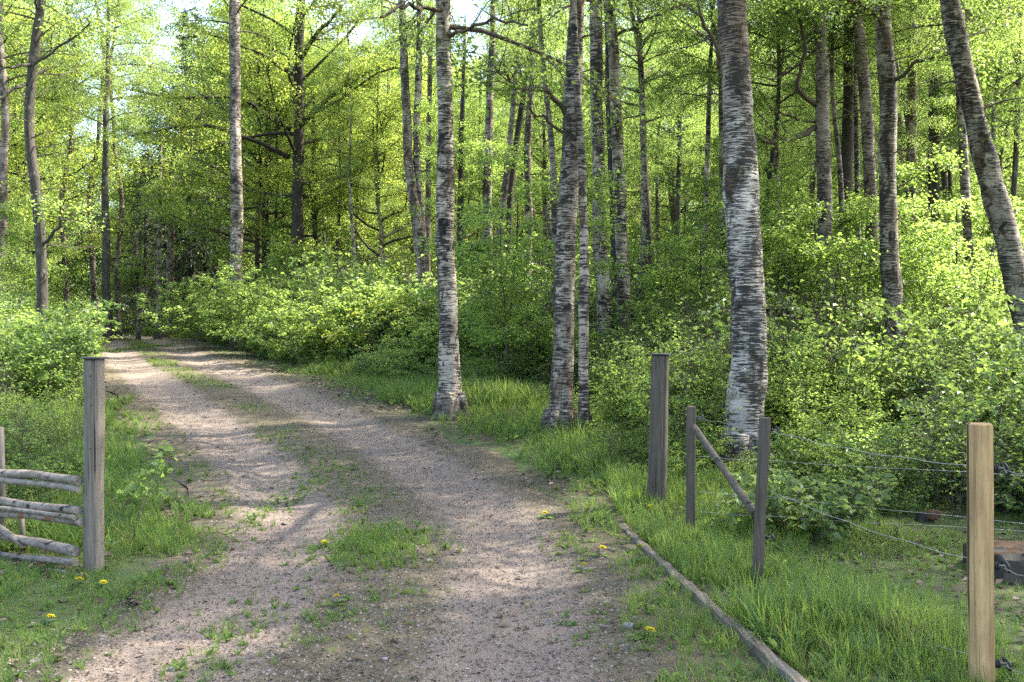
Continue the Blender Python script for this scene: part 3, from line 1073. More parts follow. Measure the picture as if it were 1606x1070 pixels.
tree('birch_tree', 'stout banded birch with a branch reaching right', 17, [(1385, 0, 23), (1391, 150, 25), (1396, 300, 27), (1400, 430, 28), (1405, 545, 30)], 'birch_grey', 15, 'near_b', 6.8, .85,
     branches=[[(1397, 130, 8, 0), (1430, 105, 7, -.3), (1475, 85, 5, -.6), (1500, 78, 3, -.8)], [(1390, 50, 8, 0), (1360, 15, 6, -.3), (1345, -5, 5, -.5)]], twigs=6, tz=(3, 6.6), tl=.8)
tree('birch_tree', 'shaggy birch hung with dead twigs behind the stout one', 23, [(1432, 40, 14), (1430, 150, 15), (1428, 320, 16), (1428, 500, 17)], 'birch_grey', 14, 'birch_a', 7.6, .8, twigs=34, tz=(2.5, 8), tl=1.1, tmat='twig_grey')
tree('spruce_tree', 'dark straight spruce trunk deep in the shade on the right', 27, [(1462, 150, 15), (1463, 320, 17), (1464, 490, 19)], 'bark_dark', 15, 'linden_b', 8, .7, twigs=16, tz=(2, 8), tl=1.3)
tree('birch_tree', 'slim birch with white sunlit edge beside the leaning trunk', 20, [(1500, 60, 12), (1507, 200, 13), (1517, 350, 14), (1526, 540, 15)], 'birch', 13, 'birch_a', 7.4, .7)
tree('birch_tree', 'rough barked birch leaning steeply on the right', 14.5,
     [(1490, 0, 30), (1507, 90, 31), (1528, 190, 33), (1556, 300, 35), (1585, 400, 37), (1612, 490, 40), (1630, 560, 44)], 'birch_grey', 12, 'near_b', 6.4, .8, near=True, twigs=3, tz=(4, 7))
tree('aspen_tree', 'thin grey tree at the right edge above the leaning trunk', 26, [(1598, 100, 8), (1592, 250, 9), (1584, 420, 10)], 'bark_grey', 12, 'linden_a', 6.5, .8, twigs=6, tz=(3, 7))

# --- spruces at the bend
for i, (px, d, s, lab) in enumerate([(300, 45, 1.0, 'dark spruce behind the thin saplings at the bend'), (338, 47, .85, 'dark spruce between the saplings and the white birch'),
                                     (228, 49, .62, 'small dark spruce on the left of the spruce clump')]):
    x = (px - CX) / F * d
    r = thing('spruce_tree', lab, 'spruce tree', (x, d, gz(x, d)), 'dark spruces at the bend')
    mb = MB()
    zz = np.linspace(-.2, 14 * s, 30)
    mb.tube(np.stack([zz * 0, zz * 0, zz], 1), np.linspace(.2 * s, .02, 30), 10, 0, True, .1, i)
    part('trunk', mb, [M['bark_dark']], r)
    c = part('crown', CROWN['spruce'], [], r)
    c.scale = (s, s, s)
    c.rotation_euler[2] = i * 1.3


# ------------------------------------------------------------------ repeated trees: background and understorey
def proto_tree(name, crown, bark, H, cz, r0, cs, cat='tree'):
    root = bpy.data.objects.new(name, None)
    tag(root, None, cat)
    mb = MB()
    zz = np.arange(-.2, H, .25)
    P = np.stack([(vnoise(zz, zz * 0, .35, cz) - .5) * .5, (vnoise(zz, zz * 0 + 5, .35, cz) - .5) * .5, zz], 1)
    P -= np.array([P[0, 0], P[0, 1], 0])
    rr = np.interp(zz, [-.2, .4, H], [r0 * 1.5, r0, .015])
    mb.tube(P, rr, 10, 0, True, .12, cz)
    t = bpy.data.objects.new('trunk', mb.mesh('trunk', [M[bark]]))
    t.parent = root
    c = bpy.data.objects.new('crown', CROWN[crown])
    c.parent = root
    k = int(np.argmin(abs(zz - cz)))
    c.location = P[k]
    c.scale = (cs, cs, cs)
    return [root, t, c]


def lane(x, y):
    """the thinned strip of wood through which the sun reaches the bushes at the bend"""
    v = -.37 * x + .93 * y
    return 20.5 < v < 30 and -7 < x < 9


def place(proto, x, y, rot, s, label, group):
    r = proto[0].copy()
    COL.objects.link(r)
    r.location = (x, y, gz(x, y))
    r.rotation_euler = (0, 0, rot)
    r.scale = (s, s, s)
    tag(r, label, None, group)
    for p in proto[1:]:
        c = p.copy()
        COL.objects.link(c)
        c.parent = r
    return r


PB = [proto_tree('birch_tree', 'birch_a', 'birch', 14, 5.0, .12, 1.0), proto_tree('birch_tree', 'birch_b', 'birch_grey', 14, 5.4, .12, 1.0),
      proto_tree('linden_tree', 'linden_a', 'bark_dark', 12, 2.6, .10, 1.0), proto_tree('linden_tree', 'linden_b', 'bark_grey', 13, 2.4, .12, 1.0),
      proto_tree('oak_tree', 'oak_b', 'bark_dark', 12, 2.8, .12, 1.0)]
rngt = np.random.default_rng(77)
BGLAB = ['leafy birch deep in the woods behind the traced trunks', 'leafy birch deep in the woods behind the traced trunks',
         'leafy dark stemmed tree deep in the woods', 'leafy dark stemmed tree deep in the woods', 'yellow green oak deep in the woods']
BGLAB[0] = BGLAB[1] = 'pale stemmed leafy birch deep in the woods'
bg = []
tries = 0
while len(bg) < 50 and tries < 5000:
    tries += 1
    d = rngt.uniform(30, 62)
    x = rngt.uniform(-.62, .62) * d
    u = float(road_uv(x, d)[0])
    px = CX + F * x / d
    if lane(x, d) or abs(u) < 3.2 or (95 < px < 190) or (190 <= px < 372 and d < 56):
        continue
    if any((x - a) ** 2 + (d - b) ** 2 < 3.1 ** 2 for a, b in bg):
        continue
    bg.append((x, d))
    left = px < 640
    k = int(rngt.choice([0, 1, 2, 3, 4], p=[.2, .2, .15, .15, .3] if left else [.25, .2, .25, .25, .05]))
    place(PB[k], x, d, rngt.uniform(0, 6.28), rngt.uniform(.85, 1.2) * max(1.0, d / 40), BGLAB[k], 'trees deep in the woods')

# trees beside and behind the viewer whose shade falls on the track
PT = proto_tree('birch_tree', 'birch_b', 'birch_grey', 19, 9.6, .13, 1.0)
for px, d, sc, lab in ((108, 41, 1.0, 'tall birch crown just left of the bright sky gap at the bend'), (152, 44, 1.1, 'tall birch crown closing the sky gap at the bend from above'), (186, 42, 1.0, 'tall birch crown just right of the sky gap at the bend')):
    place(PT, (px - CX) / F * d, d, px * 1.0, sc, lab, 'tall birches round the sky gap')
PN = [proto_tree('birch_tree', 'near_a', 'birch', 14, 6.0, .13, 1.0), proto_tree('linden_tree', 'near_b', 'bark_dark', 14, 6.2, .15, 1.0)]
for i, (x, y, k, s) in enumerate([(5.9, 8.6, 0, 1.0), (8.6, 7.2, 1, 1.0), (8.0, 11.2, 0, 1.0), (6.6, 4.6, 1, .95), (11.5, 9.6, 1, 1.05), (9.6, 14.0, 0, 1.0), (9.8, 4.0, 0, 1.0), (-7.6, 8.4, 0, .9)]):
    place(PN[k], x, y, i * 1.7, s, 'tree just outside the picture whose crown shades the track', 'trees shading the near track')

# slender pole birches between the thicker trunks
PP = [proto_tree('birch_tree', 'birch_a', 'birch', 13, 6.4, .08, .52), proto_tree('birch_tree', 'birch_b', 'birch_pink', 12.5, 6.8, .07, .5), proto_tree('alder_tree', 'linden_a', 'bark_dark', 12, 6.0, .07, .55)]
PPL = ['slender pale pole birch deep in the woods', 'slender brownish pole birch deep in the woods', 'slender dark pole alder deep in the woods']
pp = []
tries = 0
while len(pp) < 46 and tries < 5000:
    tries += 1
    d = rngt.uniform(19, 40)
    px = rngt.uniform(660, 1606) if rngt.random() < .85 else rngt.uniform(380, 660)
    x = (px - CX) / F * d
    if lane(x, d) or float(road_uv(x, d)[0]) < 5 or any((x - a) ** 2 + (d - b) ** 2 < 1.5 ** 2 for a, b in pp) or any(abs(px - r[0]) < 12 for r in REFS):
        continue
    pp.append((x, d))
    k = int(rngt.choice(3, p=[.52, .3, .18]))
    o = place(PP[k], x, d, rngt.uniform(0, 6.28), rngt.uniform(.85, 1.2), PPL[k], 'slender pole trees')
    o.rotation_euler[0] = rngt.normal(0, .035)
    o.rotation_euler[1] = rngt.normal(0, .035)

PY = [proto_tree('young_tree', 'young_a', 'bark_dark', 4.0, .1, .02, 1.0), proto_tree('young_tree', 'young_b', 'bark_dark', 4.5, .1, .022, 1.0),
      proto_tree('young_tree', 'young_c', 'bark_dark', 3.6, .1, .02, 1.0)]
ys_ = []
tries = 0
while len(ys_) < 66 and tries < 8000:
    tries += 1
    d = rngt.uniform(16.5, 40)
    x = rngt.uniform(-.58, .6) * d
    u = float(road_uv(x, d)[0])
    if -3.2 < u < 4.2 or lane(x, d):
        continue
    if any((x - a) ** 2 + (d - b) ** 2 < 1.8 ** 2 for a, b in ys_):
        continue
    px = CX + F * x / d
    if px < 215 and d < 26:
        continue
    if d > 26 and 90 < px < 372 and rngt.random() < .85:
        continue
    if px > 690 and d < 26 and rngt.random() < .88:
        continue
    if 2 < u < 9 and d < 34 and rngt.random() < .75:
        continue
    ys_.append((x, d))
    k = 2 if (px < 640 and rngt.random() < .7) else int(rngt.integers(0, 2))
    lab = ['leafy green understorey sapling between the trunks', 'leafy green understorey sapling between the trunks', 'yellow green understorey sapling between the trunks'][k]
    place(PY[k], x, d, rngt.uniform(0, 6.28), rngt.uniform(.7, 1.25), lab, 'understorey saplings')

# each of them named by the traced trunk it stands beside in view
SHORT = {}
for _px, _l in REFS:
    SHORT[_l] = _px
slots = {}
for o in list(COL.objects):
    if o.get('group') in ('trees deep in the woods', 'understorey saplings', 'slender pole trees'):
        px = CX + F * o.location.x / o.location.y
        ref = min(REFS, key=lambda r: abs(r[0] - px) + .001 * r[0])
        slots.setdefault((ref[1], px > ref[0], o['group'], o['label']), []).append((abs(px - ref[0]), o))
SHORTREF = {
    'dark crooked tree with bare side twigs among the bushes left of the track': 'the dark crooked tree on the left',
    'pale birch at the edge of the woods, far left': 'the pale birch at the far left',
    'thin pale birch leaning left of the dark crooked tree': 'the thin leaning birch on the left',
    'slim grey tree at the bend against bright sky': 'the slim grey tree at the bend',
    'thin whitish sapling in front of the dark spruces, tallest of them': 'the tall whitish sapling',
    'thin pinkish sapling just right of the tall whitish sapling': 'the thin pinkish sapling',
    'thin brownish stem nearest the dark spruce foliage': 'the thin brownish stem',
    'short pale sapling by the roadside at the bend': 'the short pale roadside sapling',
    'white trunked birch behind the bright bushes at the bend': 'the white trunked birch at the bend',
    'dark oak with long level limbs and yellow green leaves': 'the dark long limbed oak',
    'younger dark oak close behind the white birch trunk': 'the younger dark oak',
    'slender dark oak stem right of the big oak': 'the slender oak stem',
    'forked grey birch whose two stems split above the bushes': 'the forked grey birch',
    'thin stem squeezed between the forked birch and the straight roadside birch': 'the thin stem beside the forked birch',
    'straight roadside birch standing alone on the grass verge': 'the straight roadside birch',
    'thin dark sapling with upswept branches behind the roadside birch': 'the upswept dark sapling',
    'brown flecked birch between the roadside birch and the thick pair': 'the brown flecked birch',
    'slanting thin birch leaning right behind the flecked birch': 'the slanting thin birch',
    'dark thin trunk crossing the slanting birch': 'the dark trunk crossing the slanting birch',
    'grey birch with crooked top left of the thick pair': 'the crooked topped grey birch',
    'thick mossy birch of the pair beside the verge': 'the thick mossy birch',
    'slim birch stem close beside the thick mossy birch': 'the slim stem of the thick pair',
    'banded birch right of the thick mossy pair': 'the first banded birch',
    'dark shaded trunk behind the two banded birches': 'the dark trunk behind the banded birches',
    'second banded birch, split white bark near its foot': 'the second banded birch',
    'dark trunk behind the grey gate post': 'the dark trunk behind the gate post',
    'thin grey stem against the light left of the big birch': 'the thin grey stem left of the big birch',
    'big old white birch trunk behind the wire fence': 'the big old white birch',
    'birch with a drooping limb right of the big old birch': 'the birch with the drooping limb',
    'dark straight trunk between two pale pinkish birches': 'the dark straight trunk on the right',
    'pinkish birch bowed left with sunlit right edge': 'the bowed pinkish birch',
    'stout banded birch with a branch reaching right': 'the stout banded birch',
    'shaggy birch hung with dead twigs behind the stout one': 'the shaggy birch',
    'dark straight spruce trunk deep in the shade on the right': 'the dark spruce trunk on the right',
    'slim birch with white sunlit edge beside the leaning trunk': 'the slim birch by the leaning trunk',
    'rough barked birch leaning steeply on the right': 'the steeply leaning birch',
    'thin grey tree at the right edge above the leaning trunk': 'the thin grey tree at the right edge',
}
KINDW = {'slender pale pole birch deep in the woods': 'slender pale birch', 'slender brownish pole birch deep in the woods': 'slender brownish birch', 'slender dark pole alder deep in the woods': 'slender dark stem',
         'leafy green understorey sapling between the trunks': 'leafy sapling', 'yellow green understorey sapling between the trunks': 'small leaved sapling',
         'pale stemmed leafy birch deep in the woods': 'pale background birch', 'leafy dark stemmed tree deep in the woods': 'dark stemmed background tree',
         'yellow green oak deep in the woods': 'yellow green background oak'}
for (lab, right_, grp, kl), lst in slots.items():
    lst.sort(key=lambda q: q[0])
    for i, (_, o) in enumerate(lst):
        first = ['nearest', 'second nearest', 'third nearest', 'fourth nearest', 'fifth nearest', 'sixth nearest', 'seventh nearest', 'eighth nearest', 'ninth nearest', 'tenth nearest', 'eleventh nearest', 'twelfth nearest'][min(i, 11)]
        o['label'] = '%s %s of %s%s' % (KINDW[kl], 'right' if right_ else 'left', SHORTREF[lab], '' if len(lst) == 1 else ', ' + first)

# coppice of bare thin stems behind the fence
for (px, d, n, lab) in [(1238, 21, 12, 'clump of thin bare hazel stems right of the big birch'), (1480, 23, 8, 'clump of thin bare stems beside the dark spruce trunk')]:
    x = (px - CX) / F * d
    r = thing('hazel_shrub', lab, 'shrub', (x, d, gz(x, d)))
    rng = np.random.default_rng(int(px))
    allp = []
    for i in range(n):
        P, R = limb(rng, (rng.normal(0, .3), rng.normal(0, .3), -.1), rng.random() * 6.28, math.radians(rng.uniform(70, 86)), rng.uniform(3.5, 5.5), rng.normal(0, .015), rng.uniform(.018, .034), 10, .035)
        mb = MB()
        mb.tube(P, R, 7, 0, True, .1, i)
        part('stem', mb, [M['bark_dark']], r)
        allp.append((P[4:], R[4:]))
    mb = MB()
    twiggy(rng, mb, [(p, None) for p, _ in allp], 6, 3, 5200, .09, .07, .5, .32, .1, .06, rad=.006, tfrom=.2)
    part('crown', mb, [M['twig'], M['leaf_linden']], r)


# ------------------------------------------------------------------ scattered stuff by geometry nodes
def scatter(name, pts, rotz, scl, idx, sources, label, tiltxy=None):
    """one object whose vertices carry instances of the source meshes"""
    src = bpy.data.collections.new(name + '_kinds')
    for i, me in enumerate(sources):
        src.objects.link(bpy.data.objects.new('%s_kind_%02d' % (name, i), me))
    n = len(pts)
    me = bpy.data.meshes.new(name)
    me.vertices.add(n)
    me.vertices.foreach_set('co', np.asarray(pts, np.float32).ravel())
    rot = np.zeros((n, 3), np.float32)
    rot[:, 2] = rotz
    if tiltxy is not None:
        rot[:, :2] = tiltxy
    a = me.attributes.new('rot', 'FLOAT_VECTOR', 'POINT')
    a.data.foreach_set('vector', rot.ravel())
    a = me.attributes.new('scl', 'FLOAT_VECTOR', 'POINT')
    s = np.asarray(scl, np.float32)
    s = np.repeat(s[:, None], 3, 1) if s.ndim == 1 else s
    a.data.foreach_set('vector', np.ascontiguousarray(s).ravel())
    a = me.attributes.new('pick', 'INT', 'POINT')
    a.data.foreach_set('value', np.asarray(idx, np.int32))
    o = bpy.data.objects.new(name, me)
    link(o)
    ng = bpy.data.node_groups.new(name + '_scatter', 'GeometryNodeTree')
    ng.interface.new_socket('Geometry', in_out='INPUT', socket_type='NodeSocketGeometry')
    ng.interface.new_socket('Geometry', in_out='OUTPUT', socket_type='NodeSocketGeometry')
    gi = ng.nodes.new('NodeGroupInput')
    go = ng.nodes.new('NodeGroupOutput')
    ci = ng.nodes.new('GeometryNodeCollectionInfo')
    ci.inputs['Collection'].default_value = src
    ci.inputs['Separate Children'].default_value = True
    ci.inputs['Reset Children'].default_value = True
    ip = ng.nodes.new('GeometryNodeInstanceOnPoints')
    ip.inputs['Pick Instance'].default_value = True

    def na(nm, ty):
        q = ng.nodes.new('GeometryNodeInputNamedAttribute')
        q.data_type = ty
        q.inputs['Name'].default_value = nm
        return q.outputs['Attribute']
    L = ng.links.new
    L(gi.outputs[0], ip.inputs['Points'])
    L(ci.outputs[0], ip.inputs['Instance'])
    L(na('pick', 'INT'), ip.inputs['Instance Index'])
    e2r = ng.nodes.new('FunctionNodeEulerToRotation')
    L(na('rot', 'FLOAT_VECTOR'), e2r.inputs[0])
    L(e2r.outputs[0], ip.inputs['Rotation'])
    L(na('scl', 'FLOAT_VECTOR'), ip.inputs['Scale'])
    L(ip.outputs[0], go.inputs[0])
    md = o.modifiers.new('scatter', 'NODES')
    md.node_group = ng
    tag(o, label, kind='stuff')
    return o


# far wood closing the view
rngf = np.random.default_rng(5)
n = 260
d = rngf.uniform(62, 115, n)
x = rngf.uniform(-.75, .75, n) * d
keep = ~((np.abs(x / d * F + CX - 142) < 60) & (rngf.random(n) < .9))
x, d = x[keep], d[keep]
FK = [CROWN['birch_a'], CROWN['birch_b'], CROWN['linden_a'], CROWN['linden_b']]
scatter('far_woods', np.stack([x, d, ground_base(x, d) + rngf.uniform(-.5, 1.2, len(x)) + np.where((x / d * F + CX > 1030) & (x / d * F + CX < 1450), 1.8, 0)], 1), rngf.uniform(0, 6.28, len(x)),
        np.stack([rngf.uniform(1.2, 2.0, len(x))] * 2 + [rngf.uniform(1.5, 2.6, len(x))], 1), rngf.integers(0, 4, len(x)), FK, 'far off wood of pale green trees closing the view')

# undergrowth
SHR = [shrub(41), shrub(42, 1.45, .8, 1700), shrub(43, 1.0, .8, 1300, 'leaf_shrub', .074, .06), shrub(44, 1.25, .7, 2300, 'leaf_birch', .046, .034, 11),
       shrub(45, .8, .7, 1300, 'leaf_near', .075, .045, 12), shrub(46, 1.5, .6, 170, 'leaf_shrub', .06, .045, 11), shrub(47, 1.0, .75, 1500, 'leaf_linden', .06, .05, 9)]


def jgrid(x0, x1, y0, y1, step, rng):
    xs, ys = np.meshgrid(np.arange(x0, x1, step), np.arange(y0, y1, step))
    xs = xs.ravel() + rng.uniform(-.5, .5, xs.size) * step
    ys = ys.ravel() + rng.uniform(-.5, .5, ys.size) * step
    return xs, ys


rngu = np.random.default_rng(9)
x, y = jgrid(-32, 30, 7, 46, .44, rngu)
m = np.abs(x) < .60 * y + 1.5
x, y = x[m], y[m]
u = road_uv(x, y)
patch = vnoise(x, y, .7, 12)
h = np.zeros(len(x))
# right of the track
edge_r = np.interp(y, [7, 9.5, 11, 13, 16, 18, 22, 30], [4.2, 2.6, 1.9, 2.9, 3.8, 2.8, 2.3, 2.3])
right = (u > edge_r)
hr = np.interp(u - edge_r, [0, .7, 2.0, 6], [.26, .55, .98, 1.12]) * np.interp(y, [8, 12, 18, 22, 30], [.95, 1.0, 1.12, 1.5, 1.6])
nearfence = (y < 8.2 + .35 * np.clip(x - 1.2, 0, 1.2)) | ((x > .2) & (y < 9.6) & (x < 2.4))
right &= ~(nearfence)
right &= ~((y < 8.6) & (x > 2.2) & (patch < .45))
clear = (np.abs(x - (-.4)) < 1.1) & (y > 11.5) & (y < 16.5) & (patch > .3)
right &= ~clear
front = np.clip(1 - np.abs(x - np.interp(y, [8.5, 11.6], [2.0, 2.75])) / .9, 0, 1) * (y < 11.5)
hr = hr * (1 - .62 * np.clip(front * 1.6, 0, 1))
hr = hr * np.where((x > -1.6) & (x < 1.6) & (y > 9.8) & (y < 14.2), .58, 1)
h = np.where(right, hr, h)
edge_l = np.interp(y, [7, 9, 12, 16, 22, 30], [3.0, 2.7, 2.4, 2.3, 2.2, 2.2])
left = (u < -edge_l) & (x < -2.75) & ~((y < 8.4) & (x < -2.6) & (x > -5.5))
hl = np.interp(-u - edge_l, [0, 1.2, 3.5, 7], [.4, .75, 1.15, 1.5]) * np.interp(y, [7, 11, 18, 30], [.75, .95, 1.1, 1.3])
h = np.where(left, hl, h)
h = h * (.5 + .85 * patch) * rngu.uniform(.75, 1.2, len(x))
farthin = (y > 26) & (rngu.random(len(x)) < .5)
m = (h > .2) & ~farthin & (vnoise(x, y, 1.35, 71) > .2)
x, y, h = x[m], y[m], h[m]
kindn = vnoise(x, y, .55, 61) + rngu.normal(0, .16, len(x))
idx = np.digitize(kindn, [.26, .40, .52, .60, .72])
idx = np.choose(idx, [4, 0, 1, 2, 6, 3])
idx = np.where(rngu.random(len(x)) < .2, 5, idx)
h = np.where(idx == 5, h * 1.15, h)
print('undergrowth', len(x))
scatter('undergrowth', np.stack([x, y, ground_base(x, y) - .03], 1), rngu.uniform(0, 6.28, len(x)), np.stack([h * .95, h * .95, h], 1), idx, SHR,
        'dense leafy green undergrowth of young saplings under the trees', rngu.normal(0, .12, (len(x), 2)))


# distinct roadside bushes: things of their own
def bush(x, y, s, k, label, name='leafy_bush', cat='bush'):
    r = thing(name, label, cat, (x, y, gz(x, y)))
    c = part('foliage', SHR[k], [], r)
    c.scale = s
    c.rotation_euler[2] = x * 3
    return r


def big_bush(px, d, H, R, nl, seed, label, leaf='leaf_birch', nst=22):
    x = (px - CX) / F * d
    r = thing('leafy_bush', label, 'bush', (x, d, gz(x, d)))
    part('foliage', shrub(seed, H, R, nl, leaf, .075, .058, nst), [], r)


big_bush(335, 29, 2.1, 2.4, 9000, 301, 'bright rounded bush at the bend in front of the white birch')
big_bush(430, 25.5, 2.1, 2.3, 9000, 302, 'broad bright bush bulging over the right edge of the track')
big_bush(520, 21.5, 2.0, 2.2, 9000, 303, 'bright bush nearest the tall verge grass')
big_bush(590, 21, 1.7, 1.8, 6000, 305, 'yellow green bush under the forked birch', 'leaf_oak')
big_bush(85, 19.5, 1.15, 1.3, 4000, 306, 'bush leaning over the left edge of the track')
big_bush(30, 14.5, 1.5, 1.6, 5500, 304, 'leafy bush behind the log fence on the left', 'leaf_shrub')
big_bush(1250, 7.9, .62, .5, 900, 307, 'low fresh green shrub behind the leaning fence post', 'leaf_fern', 12)


# grass
def tuft(seed, nb, spread, lean, w=.006, segs=3, mat='grass'):
    rng = np.random.default_rng(seed)
    V, Fq, Ft, T = [], [], [], []
    mb = MB()
    for b in range(nb):
        az = rng.random() * 6.28
        r = spread * math.sqrt(rng.random())
        base = np.array([r * math.cos(az), r * math.sin(az), -.02])
        la = az + rng.normal(0, .9)
        ln = abs(rng.normal(lean, lean * .6))
        H = .55 + .5 * rng.random()
        side = np.array([-math.sin(la + rng.normal(0, .6)), math.cos(la), 0])
        side /= np.linalg.norm(side)
        P = []
        for s in range(segs + 1):
            t = s / segs
            P.append(base + np.array([math.cos(la) * ln * t * t, math.sin(la) * ln * t * t, H * t * (1 - .25 * ln * t)]))
        P = np.array(P)
        ww = w * (.7 + .6 * rng.random())
        vv = []
        for s in range(segs):
            q = ww * (1 - .25 * s / segs * 2)
            vv += [P[s] - side * q, P[s] + side * q]
        vv.append(P[-1])
        fq = [[2 * s, 2 * s + 1, 2 * s + 3, 2 * s + 2] for s in range(segs - 1)]
        mb.add(np.array(vv), [fq, [[2 * segs - 2, 2 * segs - 1, 2 * segs]]], 0, float(np.clip(rng.normal(.5, .25), 0, 1)))
    return mb.mesh('tuft', [M[mat]])


def rosette(seed, n=7, L=.9, leaf='leaf_fern'):
    rng = np.random.default_rng(seed)
    az = rng.random(n) * 6.28
    D = np.stack([np.cos(az), np.sin(az), rng.uniform(.15, 1.0, n)], 1)
    mb = MB()
    mb.leaves(np.zeros((n, 3)), D, np.tile([0, 0, 1.], (n, 1)) + rng.normal(0, .2, (n, 3)), L * rng.uniform(.6, 1, n), .28, 0, rng.random(n), True, .2)
    return mb.mesh('rosette', [M[leaf]])


TALL = [tuft(61, 13, .16, .35, .019), tuft(62, 15, .20, .5, .017), tuft(63, 11, .14, .25, .020), tuft(64, 13, .2, .7, .016), rosette(66), tuft(67, 9, .2, .6, .012, 3, 'dry_grass'), rosette(68, 9, 1.1), tuft(69, 7, .25, 1.0, .014)]
rngg = np.random.default_rng(13)


def grass_points():
    X, Y, S, K = [], [], [], []

    def add(x, y, s, p):
        X.append(x)
        Y.append(y)
        S.append(s)
        p = np.array(list(p[:3]) + [p[3] * .7, p[4] * 1.3, p[5] * 1.6 + .03, p[4] * .9, p[3] * .6])
        K.append(rngg.choice(8, len(x), p=p / p.sum()))
    # long fresh grass round the fence on the right
    x, y = jgrid(.75, 4.6, 3.6, 10.2, .052, rngg)
    beam = np.interp(y, [4.67, 8.6], [1.31, .89])
    pt = vnoise(x, y, 1.3, 21)
    m = (x > beam + .05) & (rngg.random(len(x)) < np.clip(.35 + 1.0 * pt, .3, 1) * np.clip(1.25 - (x - 2.3) * .35, .25, 1))
    m &= (y < 9.6) | (x > .9)
    x, y, pt = x[m], y[m], pt[m]
    add(x, y, rngg.uniform(.10, .28, len(x)) * (.5 + .9 * pt) * np.clip(1.2 - (x - 1.7) * .42, .32, 1.1) * np.clip((y - 3.6) * .5, .35, 1) * np.where(y > 5.6, .74, 1.05), [.27, .25, .24, .17, .05, .02])
    # strip between the track and the timber
    x, y = jgrid(.2, 1.35, 3.8, 9.2, .05, rngg)
    beam = np.interp(y, [4.67, 8.6], [1.31, .89])
    u = road_uv(x, y)
    pt = vnoise(x, y, 2.0, 22)
    m = (x < beam - .055) & (u > 1.35 + .25 * (1 - pt)) & (rngg.random(len(x)) < np.clip((u - 1.25) * 1.6, 0, 1) * (.35 + pt))
    x, y, pt = x[m], y[m], pt[m]
    add(x, y, rngg.uniform(.06, .17, len(x)) * (.6 + .6 * pt), [.25, .25, .2, .14, .12, .04])
    # right verge by the roadside birch
    x, y = jgrid(-7, 1.2, 9.2, 21, .075, rngg)
    u = road_uv(x, y)
    pt = vnoise(x, y, .9, 23)
    er = np.interp(y, [9, 11, 13, 16, 18, 22], [2.4, 2.3, 3.4, 3.6, 2.6, 2.2])
    m = (u > 1.75 + .35 * (pt - .5)) & (u < er + .8) & (rngg.random(len(x)) < np.clip((u - 1.6) * 1.2, 0.05, 1) * (.35 + .9 * pt))
    x, y, u, pt = x[m], y[m], u[m], pt[m]
    add(x, y, np.where(vnoise(x, y, .6, 81) > .62, 1.45, .9) * np.interp(u, [1.7, 2.3, 3.2], [.10, .22, .30]) * rngg.uniform(.6, 1.2, len(x)) * (.6 + .7 * pt), [.24, .26, .16, .24, .06, .04])
    # left verge
    x, y = jgrid(-6.2, -1.6, 3.8, 16, .045, rngg)
    u = road_uv(x, y)
    pt = vnoise(x, y, 1.1, 24)
    pt2 = vnoise(x, y, 3.3, 25)
    dens = np.clip((-u - 1.15) * 1.7, 0, 1) * np.clip(.6 + 1.0 * pt, 0, 1)
    dens *= np.where((u > -1.9), np.clip(2.2 * (pt2 - .25), 0, 1), 1)
    dens *= np.where((y > 6.9) & (x < -2.9), .35, 1)
    m = rngg.random(len(x)) < dens
    x, y, u, pt = x[m], y[m], u[m], pt[m]
    add(x, y, np.where((x < -2.5) & (y < 7.4), .68, 1) * np.interp(-u, [1.2, 1.8, 2.4], [.06, .13, .22]) * rngg.uniform(.6, 1.25, len(x)) * (.6 + .8 * pt), [.24, .26, .2, .16, .10, .04])
    # thin grass along the middle strip up to the bend
    x, y = jgrid(-17, 1, 7.5, 38, .06, rngg)
    u = road_uv(x, y)
    pt = vnoise(x, y, 1.6, 27)
    m = (np.abs(u + .05 + (vnoise(y, y * 0, .6, 28) - .5) * .3) < .34 * pt + .06) & (rngg.random(len(x)) < np.clip(2.6 * (pt - .38), 0, .8) * np.interp(y, [8, 12, 20], [.35, .6, .8]))
    x, y = x[m], y[m]
    add(x, y, np.interp(y, [8, 20, 35], [.05, .08, .11]) * rngg.uniform(.5, 1.2, len(x)), [.2, .24, .16, .2, .16, .04])
    # tufts on the middle strip
    for (px, py, rx, ry, dn, hh) in [(585, 858, .40, .62, 2.2, .11), (560, 800, .22, .6, .5, .07), (610, 885, .35, .3, .8, .08), (590, 940, .45, .35, .32, .05), (520, 975, .3, .35, .4, .07),
                                     (480, 745, .25, .9, .5, .07), (500, 1010, .35, .2, .25, .05), (405, 680, .22, 1.0, .45, .07), (330, 625, .25, 1.6, .4, .08), (255, 580, .3, 2.2, .4, .1),
                                     (215, 545, .35, 3, .5, .12), (890, 855, .28, .5, .55, .07), (950, 1000, .3, .5, .2, .05), (900, 960, .3, .4, .15, .05)]:
        dd = EYE * F / (py - CY)
        for it in range(3):
            dd = (EYE - gz((px - CX) / F * dd, dd)) * F / (py - CY) if py > 560 else 30
        x0 = (px - CX) / F * dd
        n = int(rx * ry * 900 * dn)
        x = x0 + rngg.normal(0, rx * .5, n)
        y = dd + rngg.normal(0, ry * .5, n)
        add(x, y, hh * rngg.uniform(.5, 1.2, n), [.2, .24, .16, .2, .16, .04])
    return map(np.concatenate, (X, Y, S, K))


x, y, s, k = grass_points()
z, u = road_z(x, y)
print('grass', len(x))
scatter('grass', np.stack([x, y, z], 1), rngg.uniform(0, 6.28, len(x)), np.stack([np.where((k == 4) | (k == 6), np.maximum(s * .55, .045), np.maximum(s * .8, .075))] * 2 + [s], 1), k, TALL, 'fresh green grass on the verges and between the wheel tracks', rngg.normal(0, .12, (len(x), 2)))


